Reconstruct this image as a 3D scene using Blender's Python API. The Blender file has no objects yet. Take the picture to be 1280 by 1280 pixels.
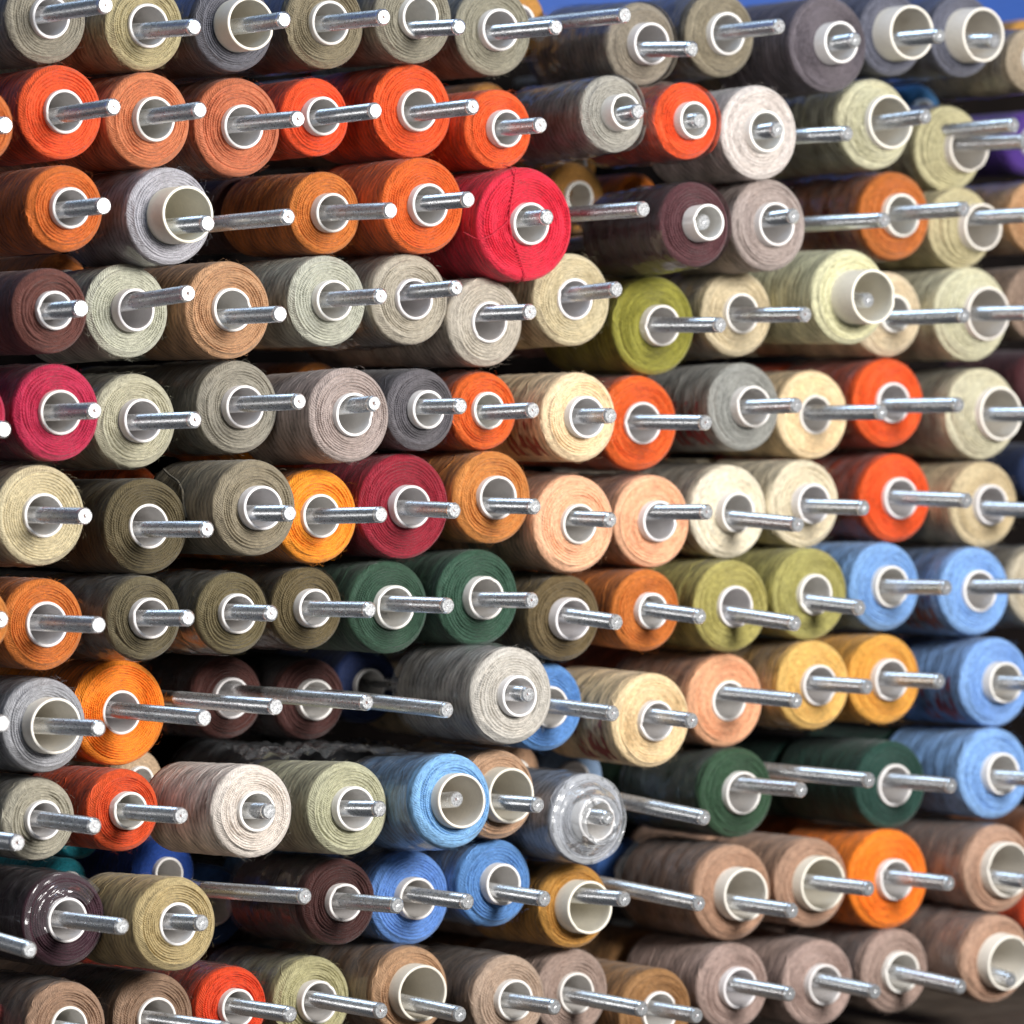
import bpy, math, random
import numpy as np
# Rack of thread spools on steel rods. Lengths in the tables are millimetres; the scene is metres.
MMM = 0.001
scene = bpy.context.scene
col = scene.collection
CAM_LOC = (-1402.81, -2119.42, 644.28)
CAM_YAW = 0.58469
CAM_PITCH = 0.01742
LENS = 174.375
FOCUS_DIST = 2542.0

# ------------------------------------------------------------------ camera
cam = bpy.data.cameras.new('camera'); cam_o = bpy.data.objects.new('camera', cam); col.objects.link(cam_o)
cam_o.location = [v * MMM for v in CAM_LOC]
cam_o.rotation_euler = (math.pi / 2 - CAM_PITCH, 0, -CAM_YAW)
cam.sensor_width = 36; cam.lens = LENS; cam.clip_start = 0.05; cam.clip_end = 50
cam.dof.use_dof = True; cam.dof.focus_distance = (FOCUS_DIST - 42) * MMM; cam.dof.aperture_fstop = 7.1
scene.camera = cam_o
# ------------------------------------------------------------------ world, lamps, exposure
w = bpy.data.worlds.new('World'); scene.world = w; w.use_nodes = True
bg = w.node_tree.nodes['Background']; bg.inputs[0].default_value = (.80, .88, 1, 1); bg.inputs[1].default_value = .065
CEN = (0.05, 0, 0.60)
def area(name, d, dist, size, power, colr):
    L = bpy.data.lights.new(name, 'AREA'); L.shape = 'DISK'; L.size = size; L.energy = power; L.color = colr
    o = bpy.data.objects.new(name, L); col.objects.link(o)
    n = math.sqrt(sum(v * v for v in d)); p = [CEN[i] + d[i] / n * dist for i in range(3)]
    o.location = p
    from mathutils import Vector
    o.rotation_euler = (Vector(CEN) - Vector(p)).to_track_quat('-Z', 'Y').to_euler()
    return o
area('key_lamp', (.06, -1, .26), 1.9, .55, 76, (1, .975, .945))
area('side_lamp', (-.95, -.75, -.02), 2.3, .45, 3, (1, .98, .96))
area('window_lamp', (-.12, -.45, .95), 2.0, .8, 11, (.55, .75, 1))
scene.view_settings.view_transform = 'Standard'; scene.view_settings.look = 'None'
scene.view_settings.exposure = 0.0; scene.view_settings.gamma = 1
scene.cycles.use_denoising = True
scene.cycles.max_bounces = 6; scene.cycles.transparent_max_bounces = 12

# ------------------------------------------------------------------ materials
def new_mat(name):
    m = bpy.data.materials.new(name); m.use_nodes = True
    nt = m.node_tree; b = nt.nodes['Principled BSDF']
    return m, nt, b
class NB:
    def __init__(s, nt): s.nt = nt
    def n(s, t, **k):
        x = s.nt.nodes.new(t)
        for a, v in k.items(): setattr(x, a, v)
        return x
    def put(s, sock, v):
        if isinstance(v, (int, float)): sock.default_value = v
        elif isinstance(v, tuple): sock.default_value = v
        else: s.nt.links.new(v, sock)
    def m(s, op, a, b=0.0, c=0.0):
        x = s.n('ShaderNodeMath', operation=op)
        for i, v in enumerate((a, b, c)): s.put(x.inputs[i], v)
        return x.outputs[0]
    def vec(s, a, b, c):
        x = s.n('ShaderNodeCombineXYZ')
        for i, v in enumerate((a, b, c)): s.put(x.inputs[i], v)
        return x.outputs[0]
    def noise(s, v, scale, detail=2, rough=.5):
        x = s.n('ShaderNodeTexNoise'); s.put(x.inputs['Vector'], v); x.inputs['Scale'].default_value = scale
        x.inputs['Detail'].default_value = detail; x.inputs['Roughness'].default_value = rough
        return x.outputs['Fac']
    def rng(s, v, a, b, c, d):
        x = s.n('ShaderNodeMapRange'); s.put(x.inputs[0], v)
        for i, q in enumerate((a, b, c, d)): s.put(x.inputs[i + 1], q)
        return x.outputs[0]

def thread_material():
    m, nt, b = new_mat('wound_thread'); q = NB(nt)
    tc = q.n('ShaderNodeTexCoord'); sp = q.n('ShaderNodeSeparateXYZ'); nt.links.new(tc.outputs['Object'], sp.inputs[0])
    x, y, z = sp.outputs
    r = q.m('SQRT', q.m('ADD', q.m('MULTIPLY', x, x), q.m('MULTIPLY', z, z)))
    a = q.m('ARCTAN2', z, x)
    oi = q.n('ShaderNodeObjectInfo'); rnd = oi.outputs['Random']; seed = q.m('MULTIPLY', rnd, 37.0)
    ca = q.m('COSINE', a); sa = q.m('SINE', a)
    # end face: strands run round the axis; twist of each strand shows as short slanted dashes
    wob = q.noise(q.vec(q.m('MULTIPLY', ca, 2.2), q.m('MULTIPLY', sa, 2.2), q.m('ADD', q.m('MULTIPLY', r, 260), seed)), 1.6, 3)
    tw = q.m('SINE', q.m('ADD', q.m('MULTIPLY', a, 97.0), q.m('ADD', q.m('MULTIPLY', r, 5600), q.m('MULTIPLY', wob, 22))))
    fine = q.noise(q.vec(q.m('MULTIPLY', ca, 7), q.m('MULTIPLY', sa, 7), q.m('ADD', q.m('MULTIPLY', r, 1300), seed)), 1.0, 3, .65)
    face_h = q.m('ADD', q.m('MULTIPLY', tw, .18), q.m('MULTIPLY', fine, 1.3))
    # side: crossed helices of strand
    nz = q.noise(q.vec(q.m('MULTIPLY', ca, 1.2), q.m('MULTIPLY', sa, 1.2), q.m('ADD', q.m('MULTIPLY', y, 28), seed)), 1.0, 2)
    h1 = q.m('SINE', q.m('ADD', q.m('MULTIPLY', y, 2 * math.pi / .0098), q.m('ADD', q.m('MULTIPLY', a, 2.0), q.m('ADD', q.m('MULTIPLY', nz, 9), seed))))
    h2 = q.m('SINE', q.m('ADD', q.m('MULTIPLY', y, 2 * math.pi / .0067), q.m('SUBTRACT', q.m('MULTIPLY', nz, 7), q.m('MULTIPLY', a, 3.0))))
    strand = q.noise(q.vec(q.m('MULTIPLY', ca, 6), q.m('MULTIPLY', sa, 6), q.m('ADD', q.m('MULTIPLY', y, 1500), q.m('MULTIPLY', h1, 1.2))), 1.0, 3, .6)
    st = q.m('POWER', q.m('MAXIMUM', q.m('SINE', q.m('ADD', q.m('MULTIPLY', y, 2 * math.pi / .0165), q.m('ADD', a, q.m('ADD', q.m('MULTIPLY', nz, 8), q.m('MULTIPLY', seed, 1.7))))), 0.0), 90.0)
    side_h = q.m('ADD', q.m('MULTIPLY', st, 1.6), q.m('ADD', q.m('MULTIPLY', strand, 1.5), q.m('MULTIPLY', q.m('ADD', h1, h2), .16)))
    isf = q.rng(y, .0006, .0022, 1.0, 0.0)
    mix = q.n('ShaderNodeMix'); q.put(mix.inputs[0], isf); q.put(mix.inputs[2], side_h); q.put(mix.inputs[3], face_h)
    h = mix.outputs[0]
    bp = q.n('ShaderNodeBump'); bp.inputs['Strength'].default_value = .9; bp.inputs['Distance'].default_value = .0005
    q.put(bp.inputs['Height'], h); nt.links.new(bp.outputs[0], b.inputs['Normal'])
    # dye: slightly lighter and darker strands, plus winding bands on the side
    vf = q.rng(fine, .3, .7, .62, 1.20)
    mot = q.noise(q.vec(q.m('MULTIPLY', ca, 2.0), q.m('MULTIPLY', sa, 2.0), q.m('ADD', q.m('MULTIPLY', y, 210), q.m('ADD', q.m('MULTIPLY', h1, .35), seed))), 1.0, 3, .6)
    vs = q.m('ADD', q.m('ADD', q.m('MULTIPLY', st, .5), q.rng(mot, .3, .7, -.20, .16)), q.m('ADD', q.rng(strand, .3, .7, .52, 1.18), q.m('MULTIPLY', q.m('MULTIPLY', h1, h2), .34)))
    mx = q.n('ShaderNodeMix'); q.put(mx.inputs[0], isf); q.put(mx.inputs[2], vs); q.put(mx.inputs[3], vf)
    cm = q.n('ShaderNodeVectorMath', operation='SCALE'); nt.links.new(oi.outputs['Color'], cm.inputs[0]); nt.links.new(mx.outputs[0], cm.inputs['Scale'])
    nt.links.new(cm.outputs[0], b.inputs['Base Color'])
    b.inputs['Roughness'].default_value = .62; b.inputs['Specular IOR Level'].default_value = .25
    b.inputs['Sheen Weight'].default_value = .12; b.inputs['Sheen Roughness'].default_value = .45
    return m
M_THREAD = thread_material()

def plain(name, c, rough, metal=0, bump=0, scale=600, var=.08, stretch=(1, 1, 1), spec=.5, tint=False):
    m, nt, b = new_mat(name); q = NB(nt)
    tc = q.n('ShaderNodeTexCoord'); mp = q.n('ShaderNodeMapping'); mp.inputs['Scale'].default_value = stretch
    nt.links.new(tc.outputs['Object'], mp.inputs[0])
    n = q.noise(mp.outputs[0], scale, 4, .6)
    big = q.noise(tc.outputs['Object'], 60, 3)
    s = q.m('ADD', q.rng(n, .3, .7, 1 - var, 1 + var * .4), q.rng(big, .3, .7, -var, var * .5))
    cm = q.n('ShaderNodeVectorMath', operation='SCALE'); cm.inputs[0].default_value = c; nt.links.new(s, cm.inputs['Scale'])
    nt.links.new(cm.outputs[0], b.inputs['Base Color'])
    if tint:
        oi = q.n('ShaderNodeObjectInfo'); rr = oi.outputs['Random']
        t = q.n('ShaderNodeVectorMath', operation='MULTIPLY'); nt.links.new(cm.outputs[0], t.inputs[0])
        k = q.rng(rr, 0, 1, .88, 1.03)
        nt.links.new(q.vec(k, q.m('MULTIPLY', k, q.rng(rr, 0, 1, .965, .985)), q.m('MULTIPLY', k, q.rng(q.m('FRACT', q.m('MULTIPLY', rr, 7.3)), 0, 1, .93, 1.0))), t.inputs[1]); nt.links.new(t.outputs[0], b.inputs['Base Color'])
    b.inputs['Roughness'].default_value = rough; b.inputs['Metallic'].default_value = metal; b.inputs['Specular IOR Level'].default_value = spec
    nt.links.new(q.rng(n, .3, .7, rough * .8, min(1, rough * 1.25)), b.inputs['Roughness'])
    if bump:
        bp = q.n('ShaderNodeBump'); bp.inputs['Strength'].default_value = .6; bp.inputs['Distance'].default_value = bump
        nt.links.new(n, bp.inputs['Height']); nt.links.new(bp.outputs[0], b.inputs['Normal'])
    return m
M_WHITE = plain('white_plastic_tube', (.82, .81, .79), .42, var=.07, tint=True)
M_CREAM = plain('cream_plastic_tube', (.80, .77, .68), .45, var=.07, tint=True)
M_ZINC = plain('zinc_plated_steel', (.94, .95, .96), .29, .92, .00005, 900, .05, (1, .35, 1))
M_BORE = plain('dark_bore', (.10, .055, .045), .7)  # dark brown floor of the small hole in a rod tip
M_PANEL = plain('dark_stained_board', (.006, .004, .0035), .8, 0, .0004, 40, .3, (1, 1, 12), spec=.08)
M_BLUE = plain('blue_painted_wall', (.022, .08, .33), .6, 0, .0002, 200, .06)
M_SHELF = plain('worn_brown_wood', (.10, .075, .055), .6, 0, .0003, 120, .25, (.15, 1, 1))

def film_material(name, white, bump=.7, refl=.9):
    m, nt, b = new_mat(name); q = NB(nt)
    out = [n for n in nt.nodes if n.type == 'OUTPUT_MATERIAL'][0]
    tc = q.n('ShaderNodeTexCoord')
    n = q.noise(tc.outputs['Object'], 90, 2, .5)
    v = q.n('ShaderNodeTexVoronoi', feature='DISTANCE_TO_EDGE'); nt.links.new(tc.outputs['Object'], v.inputs['Vector']); v.inputs['Scale'].default_value = 75
    h = q.m('ADD', n, q.m('MULTIPLY', q.m('MINIMUM', v.outputs['Distance'], .25), 1.4))
    bp = q.n('ShaderNodeBump'); bp.inputs['Strength'].default_value = bump; bp.inputs['Distance'].default_value = .0016
    nt.links.new(h, bp.inputs['Height'])
    tr = q.n('ShaderNodeBsdfTransparent'); tr.inputs[0].default_value = (.93, .93, .94, 1)
    gl = q.n('ShaderNodeBsdfGlossy'); gl.inputs['Roughness'].default_value = .16; nt.links.new(bp.outputs[0], gl.inputs['Normal'])
    df = q.n('ShaderNodeBsdfDiffuse'); df.inputs[0].default_value = (.8, .82, .84, 1); nt.links.new(bp.outputs[0], df.inputs['Normal'])
    lw = q.n('ShaderNodeFresnel'); lw.inputs['IOR'].default_value = 1.45; nt.links.new(bp.outputs[0], lw.inputs['Normal'])
    m1 = q.n('ShaderNodeMixShader'); m1.inputs[0].default_value = white; nt.links.new(tr.outputs[0], m1.inputs[1]); nt.links.new(df.outputs[0], m1.inputs[2])
    m2 = q.n('ShaderNodeMixShader'); nt.links.new(q.m('MINIMUM', q.m('ADD', q.m('MULTIPLY', lw.outputs[0], refl), .02), .6), m2.inputs[0]); nt.links.new(m1.outputs[0], m2.inputs[1]); nt.links.new(gl.outputs[0], m2.inputs[2])
    nt.links.new(m2.outputs[0], out.inputs['Surface']); nt.nodes.remove(b)
    return m
M_FILM = film_material('clear_film', .05, .5)
M_FILM_END = film_material('crumpled_film', .24)
M_SLEEVE = film_material('thin_film_sleeve', .07, .45)
M_FILM_TORN = film_material('torn_film', .03, .45, .28)
def print_material():
    m, nt, b = new_mat('red_print_on_film'); q = NB(nt)
    out = [n for n in nt.nodes if n.type == 'OUTPUT_MATERIAL'][0]
    tc = q.n('ShaderNodeTexCoord'); mp = q.n('ShaderNodeMapping'); mp.inputs['Scale'].default_value = (.5, 1.0, .5); nt.links.new(tc.outputs['Object'], mp.inputs[0])
    n = q.noise(mp.outputs[0], 190, 1)
    f = q.rng(n, .47, .58, 0, 1)
    tr = q.n('ShaderNodeBsdfTransparent'); mx = q.n('ShaderNodeMixShader'); b.inputs['Base Color'].default_value = (.30, .03, .03, 1); b.inputs['Roughness'].default_value = .4
    nt.links.new(q.m('MULTIPLY', f, .7), mx.inputs[0]); nt.links.new(tr.outputs[0], mx.inputs[1]); nt.links.new(b.outputs[0], mx.inputs[2]); nt.links.new(mx.outputs[0], out.inputs['Surface'])
    return m
M_PRINT = print_material()

# ------------------------------------------------------------------ mesh helpers
def link(o, parent=None):
    col.objects.link(o)
    if parent is not None: o.parent = parent
    return o
def grid_mesh(name, P, mat, close_u=True, smooth=True, flip=False, skip=None):
    """P: rows x segs x 3 array, wrapped along segs."""
    nr, ns, _ = P.shape
    me = bpy.data.meshes.new(name)
    i = np.arange(nr - 1)
    if skip is not None: i = i[~np.asarray(skip)]
    i = i[:, None]; j = np.arange(ns if close_u else ns - 1)[None, :]
    j2 = (j + 1) % ns
    F = np.stack([i * ns + j, i * ns + j2, (i + 1) * ns + j2, (i + 1) * ns + j], -1).reshape(-1, 4)
    if flip: F = F[:, ::-1]
    me.vertices.add(nr * ns); me.vertices.foreach_set('co', P.reshape(-1).astype(np.float32))
    me.loops.add(F.size); me.loops.foreach_set('vertex_index', F.reshape(-1).astype(np.int32))
    me.polygons.add(len(F)); me.polygons.foreach_set('loop_start', (np.arange(len(F)) * 4).astype(np.int32))
    me.polygons.foreach_set('use_smooth', np.full(len(F), smooth))
    me.update(calc_edges=True); me.materials.append(mat)
    return me
def ring(r, y, ns):
    a = np.linspace(0, 2 * math.pi, ns, endpoint=False)
    return np.stack([r * np.cos(a), np.broadcast_to(y, (ns,)) + 0 * a, r * np.sin(a)], -1)

def waves(rs, a, s, n, amp):
    """smooth random field over angle a and parameter s"""
    o = 0
    for _ in range(n):
        k = rs.randint(1, 5); o = o + rs.uniform(.4, 1) / k * np.sin(k * a + rs.uniform(0, 6.28) + s * rs.uniform(-7, 7))
    return amp * o

def winding_mesh(R, rt, L, rs, ns=72, lite=False, cone=0):
    R, rt, L = R * MMM, rt * MMM, L * MMM
    a = np.linspace(0, 2 * math.pi, ns, endpoint=False)[None, :]
    er = min(.0030, (R - rt) * .3) * rs.uniform(.7, 1.15)
    pitch = .00158 * rs.uniform(.85, 1.12)
    nrid = max(4, int(round((R - er * .5 - rt) / pitch))); per = 2 if lite else 6
    s = np.linspace(0, 1, nrid * per + 1)[:, None]
    rad = rt + s * (R - er - rt)
    ph = nrid * s + waves(rs, a, s * 1.0, 7, .26) + waves(rs, 3 * a, s * 2.5, 4, .07)
    f = ph - np.floor(ph)
    layer = np.floor(ph)
    hgt = np.maximum(0, 1 - np.abs(2 * f - 1) ** 1.7)
    hgt = 1 - (1 - hgt) * np.clip(.75 + waves(rs, 2 * a, s * 3, 6, .35), .15, 1.5)   # gaps between layers open and close
    lay = np.sin(layer * 12.9898 + rs.uniform(0, 9)) * .5        # some layers stand prouder
    y = -.0019 * hgt - .00022 * lay - .0007 * np.sin(np.pi * s) * rs.uniform(.2, 1.3) + waves(rs, a, s, 3, .00012)
    y = y - cone * MMM * (1 - s)      # end built up towards the tube
    rr = rad + waves(rs, a, s, 3, .00012)
    face = np.stack([rr * np.cos(a), y + 0 * a, rr * np.sin(a)], -1)
    t = np.linspace(0, math.pi / 2, 5 if not lite else 3)[1:, None]
    e_r = R - er + er * np.sin(t) + waves(rs, a, t, 3, .00012); e_y = er - er * np.cos(t)
    edge = np.stack([e_r * np.cos(a), e_y + 0 * a, e_r * np.sin(a)], -1)
    nb = 30 if not lite else 10
    v = np.linspace(0, 1, nb)[1:, None]
    yb = er + v * (L - 2 * er)
    band = np.sin(yb / .0098 * 6.283 + 2 * a + rs.uniform(0, 6)) * .00010 + np.sin(yb / .0067 * 6.283 - 3 * a) * .00008
    br = R * (1 - .012 * v) + band + waves(rs, a, v * 2, 4, .00010)
    body = np.stack([br * np.cos(a), yb + 0 * a, br * np.sin(a)], -1)
    bk = np.stack([ring(R - er, L, ns), ring(rt, L - .0004, ns)])
    return grid_mesh('thread_winding', np.concatenate([face, edge, body, bk]), M_THREAD, flip=True)

def tube_mesh(ro, y0, y1, mat, rs, ns=48):
    ro = ro * MMM; wall = .0015; ri = ro - wall; c = .0004
    prof = [(ro, y1), (ro, y0 + c * 1.6), (ro - c * .5, y0 + c * .4), (ro - c * 1.3, y0), (ri + c, y0), (ri + c * .3, y0 + c * .4), (ri, y0 + c * 1.6), (ri, y0 + .004), (ri, y0 + .02), (ri, y1)]
    P = np.stack([ring(r, y, ns) for r, y in prof])
    a = np.linspace(0, 2 * math.pi, ns, endpoint=False)
    if rs.rand() < .6:      # moulding nick in the rim
        a0 = rs.uniform(0, 6.28)
        d = np.abs((a - a0 + math.pi) % (2 * math.pi) - math.pi)
        P[1:8, :, 1] += (np.clip(.16 - d, 0, .05) / .05 * .0009)[None, :]
    o = 1 + .012 * np.sin(2 * a + rs.uniform(0, 6))   # slightly out of round
    P[:, :, 0] *= o; P[:, :, 2] *= o
    return grid_mesh('core_tube', P, mat, flip=True)

def film_mesh(R, L, rs, front, mat, tag='plastic_film'):
    R = R * MMM; L = L * MMM; ns = 72
    a = np.linspace(0, 2 * math.pi, ns, endpoint=False)[None, :]
    v = np.linspace(0, 1, 26)[:, None]
    y = front + v * (L - front) + waves(rs, a, v, 4, .0016) * (1 - v)
    lump = np.abs(waves(rs, 2 * a, v * 3, 7, .0006)) + np.abs(waves(rs, 4 * a, v * 5, 5, .00025))
    r = R + .0004 + lump * (.35 + .65 * np.clip(v * 6, 0, 1))
    P = np.stack([r * np.cos(a), y, r * np.sin(a)], -1)
    return grid_mesh(tag, P, mat, flip=True)
def film_cap_mesh(R, prot, rs, r_in, mat, a0=0, a1=360):
    """film pulled over the end of a spool and gathered round the tube"""
    R = R * MMM; ns = 96; n = 26
    a = np.linspace(math.radians(a0), math.radians(a1), ns, endpoint=a1 - a0 < 360)[None, :]
    v = np.linspace(0, 1, n)[:, None]
    r = R * 1.015 * (1 - v) + r_in * MMM * v
    fold = np.abs(waves(rs, a, v * 2.5, 7, .0010)) + np.abs(waves(rs, 3 * a, v * 5, 4, .0004))
    y = -.0010 - (prot * MMM) * np.clip((v - .25) / .5, 0, 1) ** 1.3 - fold * (.3 + v)
    r = r + waves(rs, 2 * a, v * 2, 5, .0004)
    return grid_mesh('end_film', np.stack([r * np.cos(a), y + 0 * a, r * np.sin(a)], -1), mat, flip=True, close_u=a1 - a0 >= 360)
def print_mesh(R, rs):
    R = R * MMM + .00035; a = np.linspace(math.radians(172), math.radians(238), 14)[None, :]
    y = np.linspace(.010, .040, 8)[:, None]
    P = np.stack([R * np.cos(a) + 0 * y, y + 0 * a, R * np.sin(a) + 0 * y], -1)
    return grid_mesh('red_print', P, M_PRINT, close_u=False, flip=True)
def fibre_mesh(R, L, rs, n=80):
    """short stray fibres standing off the winding"""
    R = R * MMM; V = []; F = []
    for _ in range(n):
        a = rs.uniform(0, 6.28); edge = rs.rand() < .7
        y = rs.uniform(-.001, .004) if edge else rs.uniform(.004, L * MMM * .6)
        p = np.array([R * math.cos(a), y, R * math.sin(a)]); out = np.array([math.cos(a), rs.normal(-.35 if edge else 0, .5), math.sin(a)])
        tan = np.array([-math.sin(a), rs.normal(0, .6), math.cos(a)]) * rs.choice([-1, 1]); ln = rs.uniform(.0012, .0042); w = rs.uniform(.00004, .00007)
        b = len(V); p = p - .0004 * out
        for k in range(5):
            t = k / 4; c = p + ln * (out * (.55 * t) + tan * (t * t * rs.uniform(.5, 1.0)))
            for j in range(3):
                g = j * 2.094; V.append(c + w * (1 - .6 * t) * np.array([math.cos(g) * math.cos(a), math.sin(g), math.cos(g) * math.sin(a)]))
        for k in range(4):
            for j in range(3): F.append((b + k * 3 + j, b + k * 3 + (j + 1) % 3, b + k * 3 + 3 + (j + 1) % 3, b + k * 3 + 3 + j))
    me = bpy.data.meshes.new('stray_fibres'); me.from_pydata([tuple(v) for v in V], [], F); me.materials.append(M_THREAD); return me
def cord_mesh(name, pts, rad, mat, ns=6):
    pts = np.array(pts, float); n = len(pts); t = np.gradient(pts, axis=0); t /= np.linalg.norm(t, axis=1)[:, None]
    up = np.array([0.3, 1, 0.2]); s = np.cross(t, up); s /= np.linalg.norm(s, axis=1)[:, None]; u = np.cross(s, t)
    a = np.linspace(0, 2 * math.pi, ns, endpoint=False)
    P = pts[:, None] + rad * (np.cos(a)[None, :, None] * s[:, None] + np.sin(a)[None, :, None] * u[:, None])
    return grid_mesh(name, P, mat)

PANEL_Y = 330.0; SHELF_Z = 306.0
def rod_mesh(tilt, rs):
    """threaded steel rod, tip at the origin, running back (+Y) into the panel; it sags a little"""
    ns = 14; R = .0042; pitch = .00142; dep = rs.choice([.00035, .00045, .0006], p=[.3, .4, .3]); fl = rs.uniform(.60, .72); L = PANEL_Y * MMM
    hole = rs.uniform(.0006, .0012); cut = rs.uniform(.0031, .0036)
    ys = [.0010, 0, 0, 0, 0, .0008, .0010]; rad = [hole * .7, hole, hole, cut, cut, R - .0002, R]
    y = .0018
    skip = [False, True, False, True, False, False]
    ys.append(y); rad.append(R); skip.append(False)
    while y < .098:      # every flank of the screw thread keeps its own edge normals
        c0, c1, c2 = pitch * .12, pitch * .12 + dep * fl, pitch * .88 - dep * fl
        for ya, yb, ra, rb in ((0, c1 - c0, R, R - dep), (c1 - c0, c2, R - dep, R - dep), (c2, pitch - .00001, R - dep, R)):
            ys += [y + ya, y + yb]; rad += [ra, rb]; skip += [True, False]
        y += pitch
    for q in np.linspace(.10, L, 12): ys.append(q); rad.append(R - dep * .4); skip.append(False)
    ys = np.array(ys); rad = np.array(rad)
    a = np.linspace(0, 2 * math.pi, ns, endpoint=False)
    zc = np.where(ys < .07, tilt * ys, 0)
    t = np.clip((ys - .07) / .11, 0, 1); zc = np.where(ys >= .07, tilt * (.07 + .11 * (t - t * t / 2)), zc)
    yaw = rs.normal(0, .006); 
    P = np.stack([rad[:, None] * np.cos(a) + 0 * zc[:, None], ys[:, None] + 0 * zc[:, None] + 0 * a[None, :], rad[:, None] * np.sin(a) + zc[:, None]], -1)
    me = grid_mesh('threaded_rod', P, M_ZINC, flip=True, skip=skip)
    me.materials.append(M_BORE)
    # close the small centre hole in the end
    me2 = bpy.data.meshes.new('threaded_rod'); v = [tuple(p) for p in P[0]]
    import bmesh
    bm = bmesh.new(); bm.from_mesh(me); bm.verts.ensure_lookup_table()
    f = bm.faces.new([bm.verts[i] for i in range(ns)]); f.material_index = 1 if rs.rand() < .55 else 0
    bm.normal_update(); bm.to_mesh(me); bm.free(); bpy.data.meshes.remove(me2)
    return me

# ------------------------------------------------------------------ the setting
def box(name, x0, x1, y0, y1, z0, z1, mat):
    import bmesh
    bm = bmesh.new(); bmesh.ops.create_cube(bm, size=1)
    for v in bm.verts: v.co = ((x0 if v.co.x < 0 else x1) * MMM, (y0 if v.co.y < 0 else y1) * MMM, (z0 if v.co.z < 0 else z1) * MMM)
    bmesh.ops.bevel(bm, geom=bm.edges[:], offset=.002, segments=2, affect='EDGES')
    me = bpy.data.meshes.new(name); bm.to_mesh(me); bm.free(); me.materials.append(mat)
    return link(bpy.data.objects.new(name, me))
panel = box('back_panel', -900, 1500, PANEL_Y - 4, PANEL_Y + 18, 150, 885, M_PANEL); panel['kind'] = 'structure'
wall = box('wall', -1300, 2200, PANEL_Y + 60, PANEL_Y + 90, 0, 1500, M_BLUE); wall['kind'] = 'structure'

shelf = box('shelf_board', -900, 1500, -14, PANEL_Y - 6, SHELF_Z - 18, SHELF_Z, M_SHELF)
shelf['label'] = 'worn brown shelf board below the bottom row of spools'; shelf['category'] = 'shelf'
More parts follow.
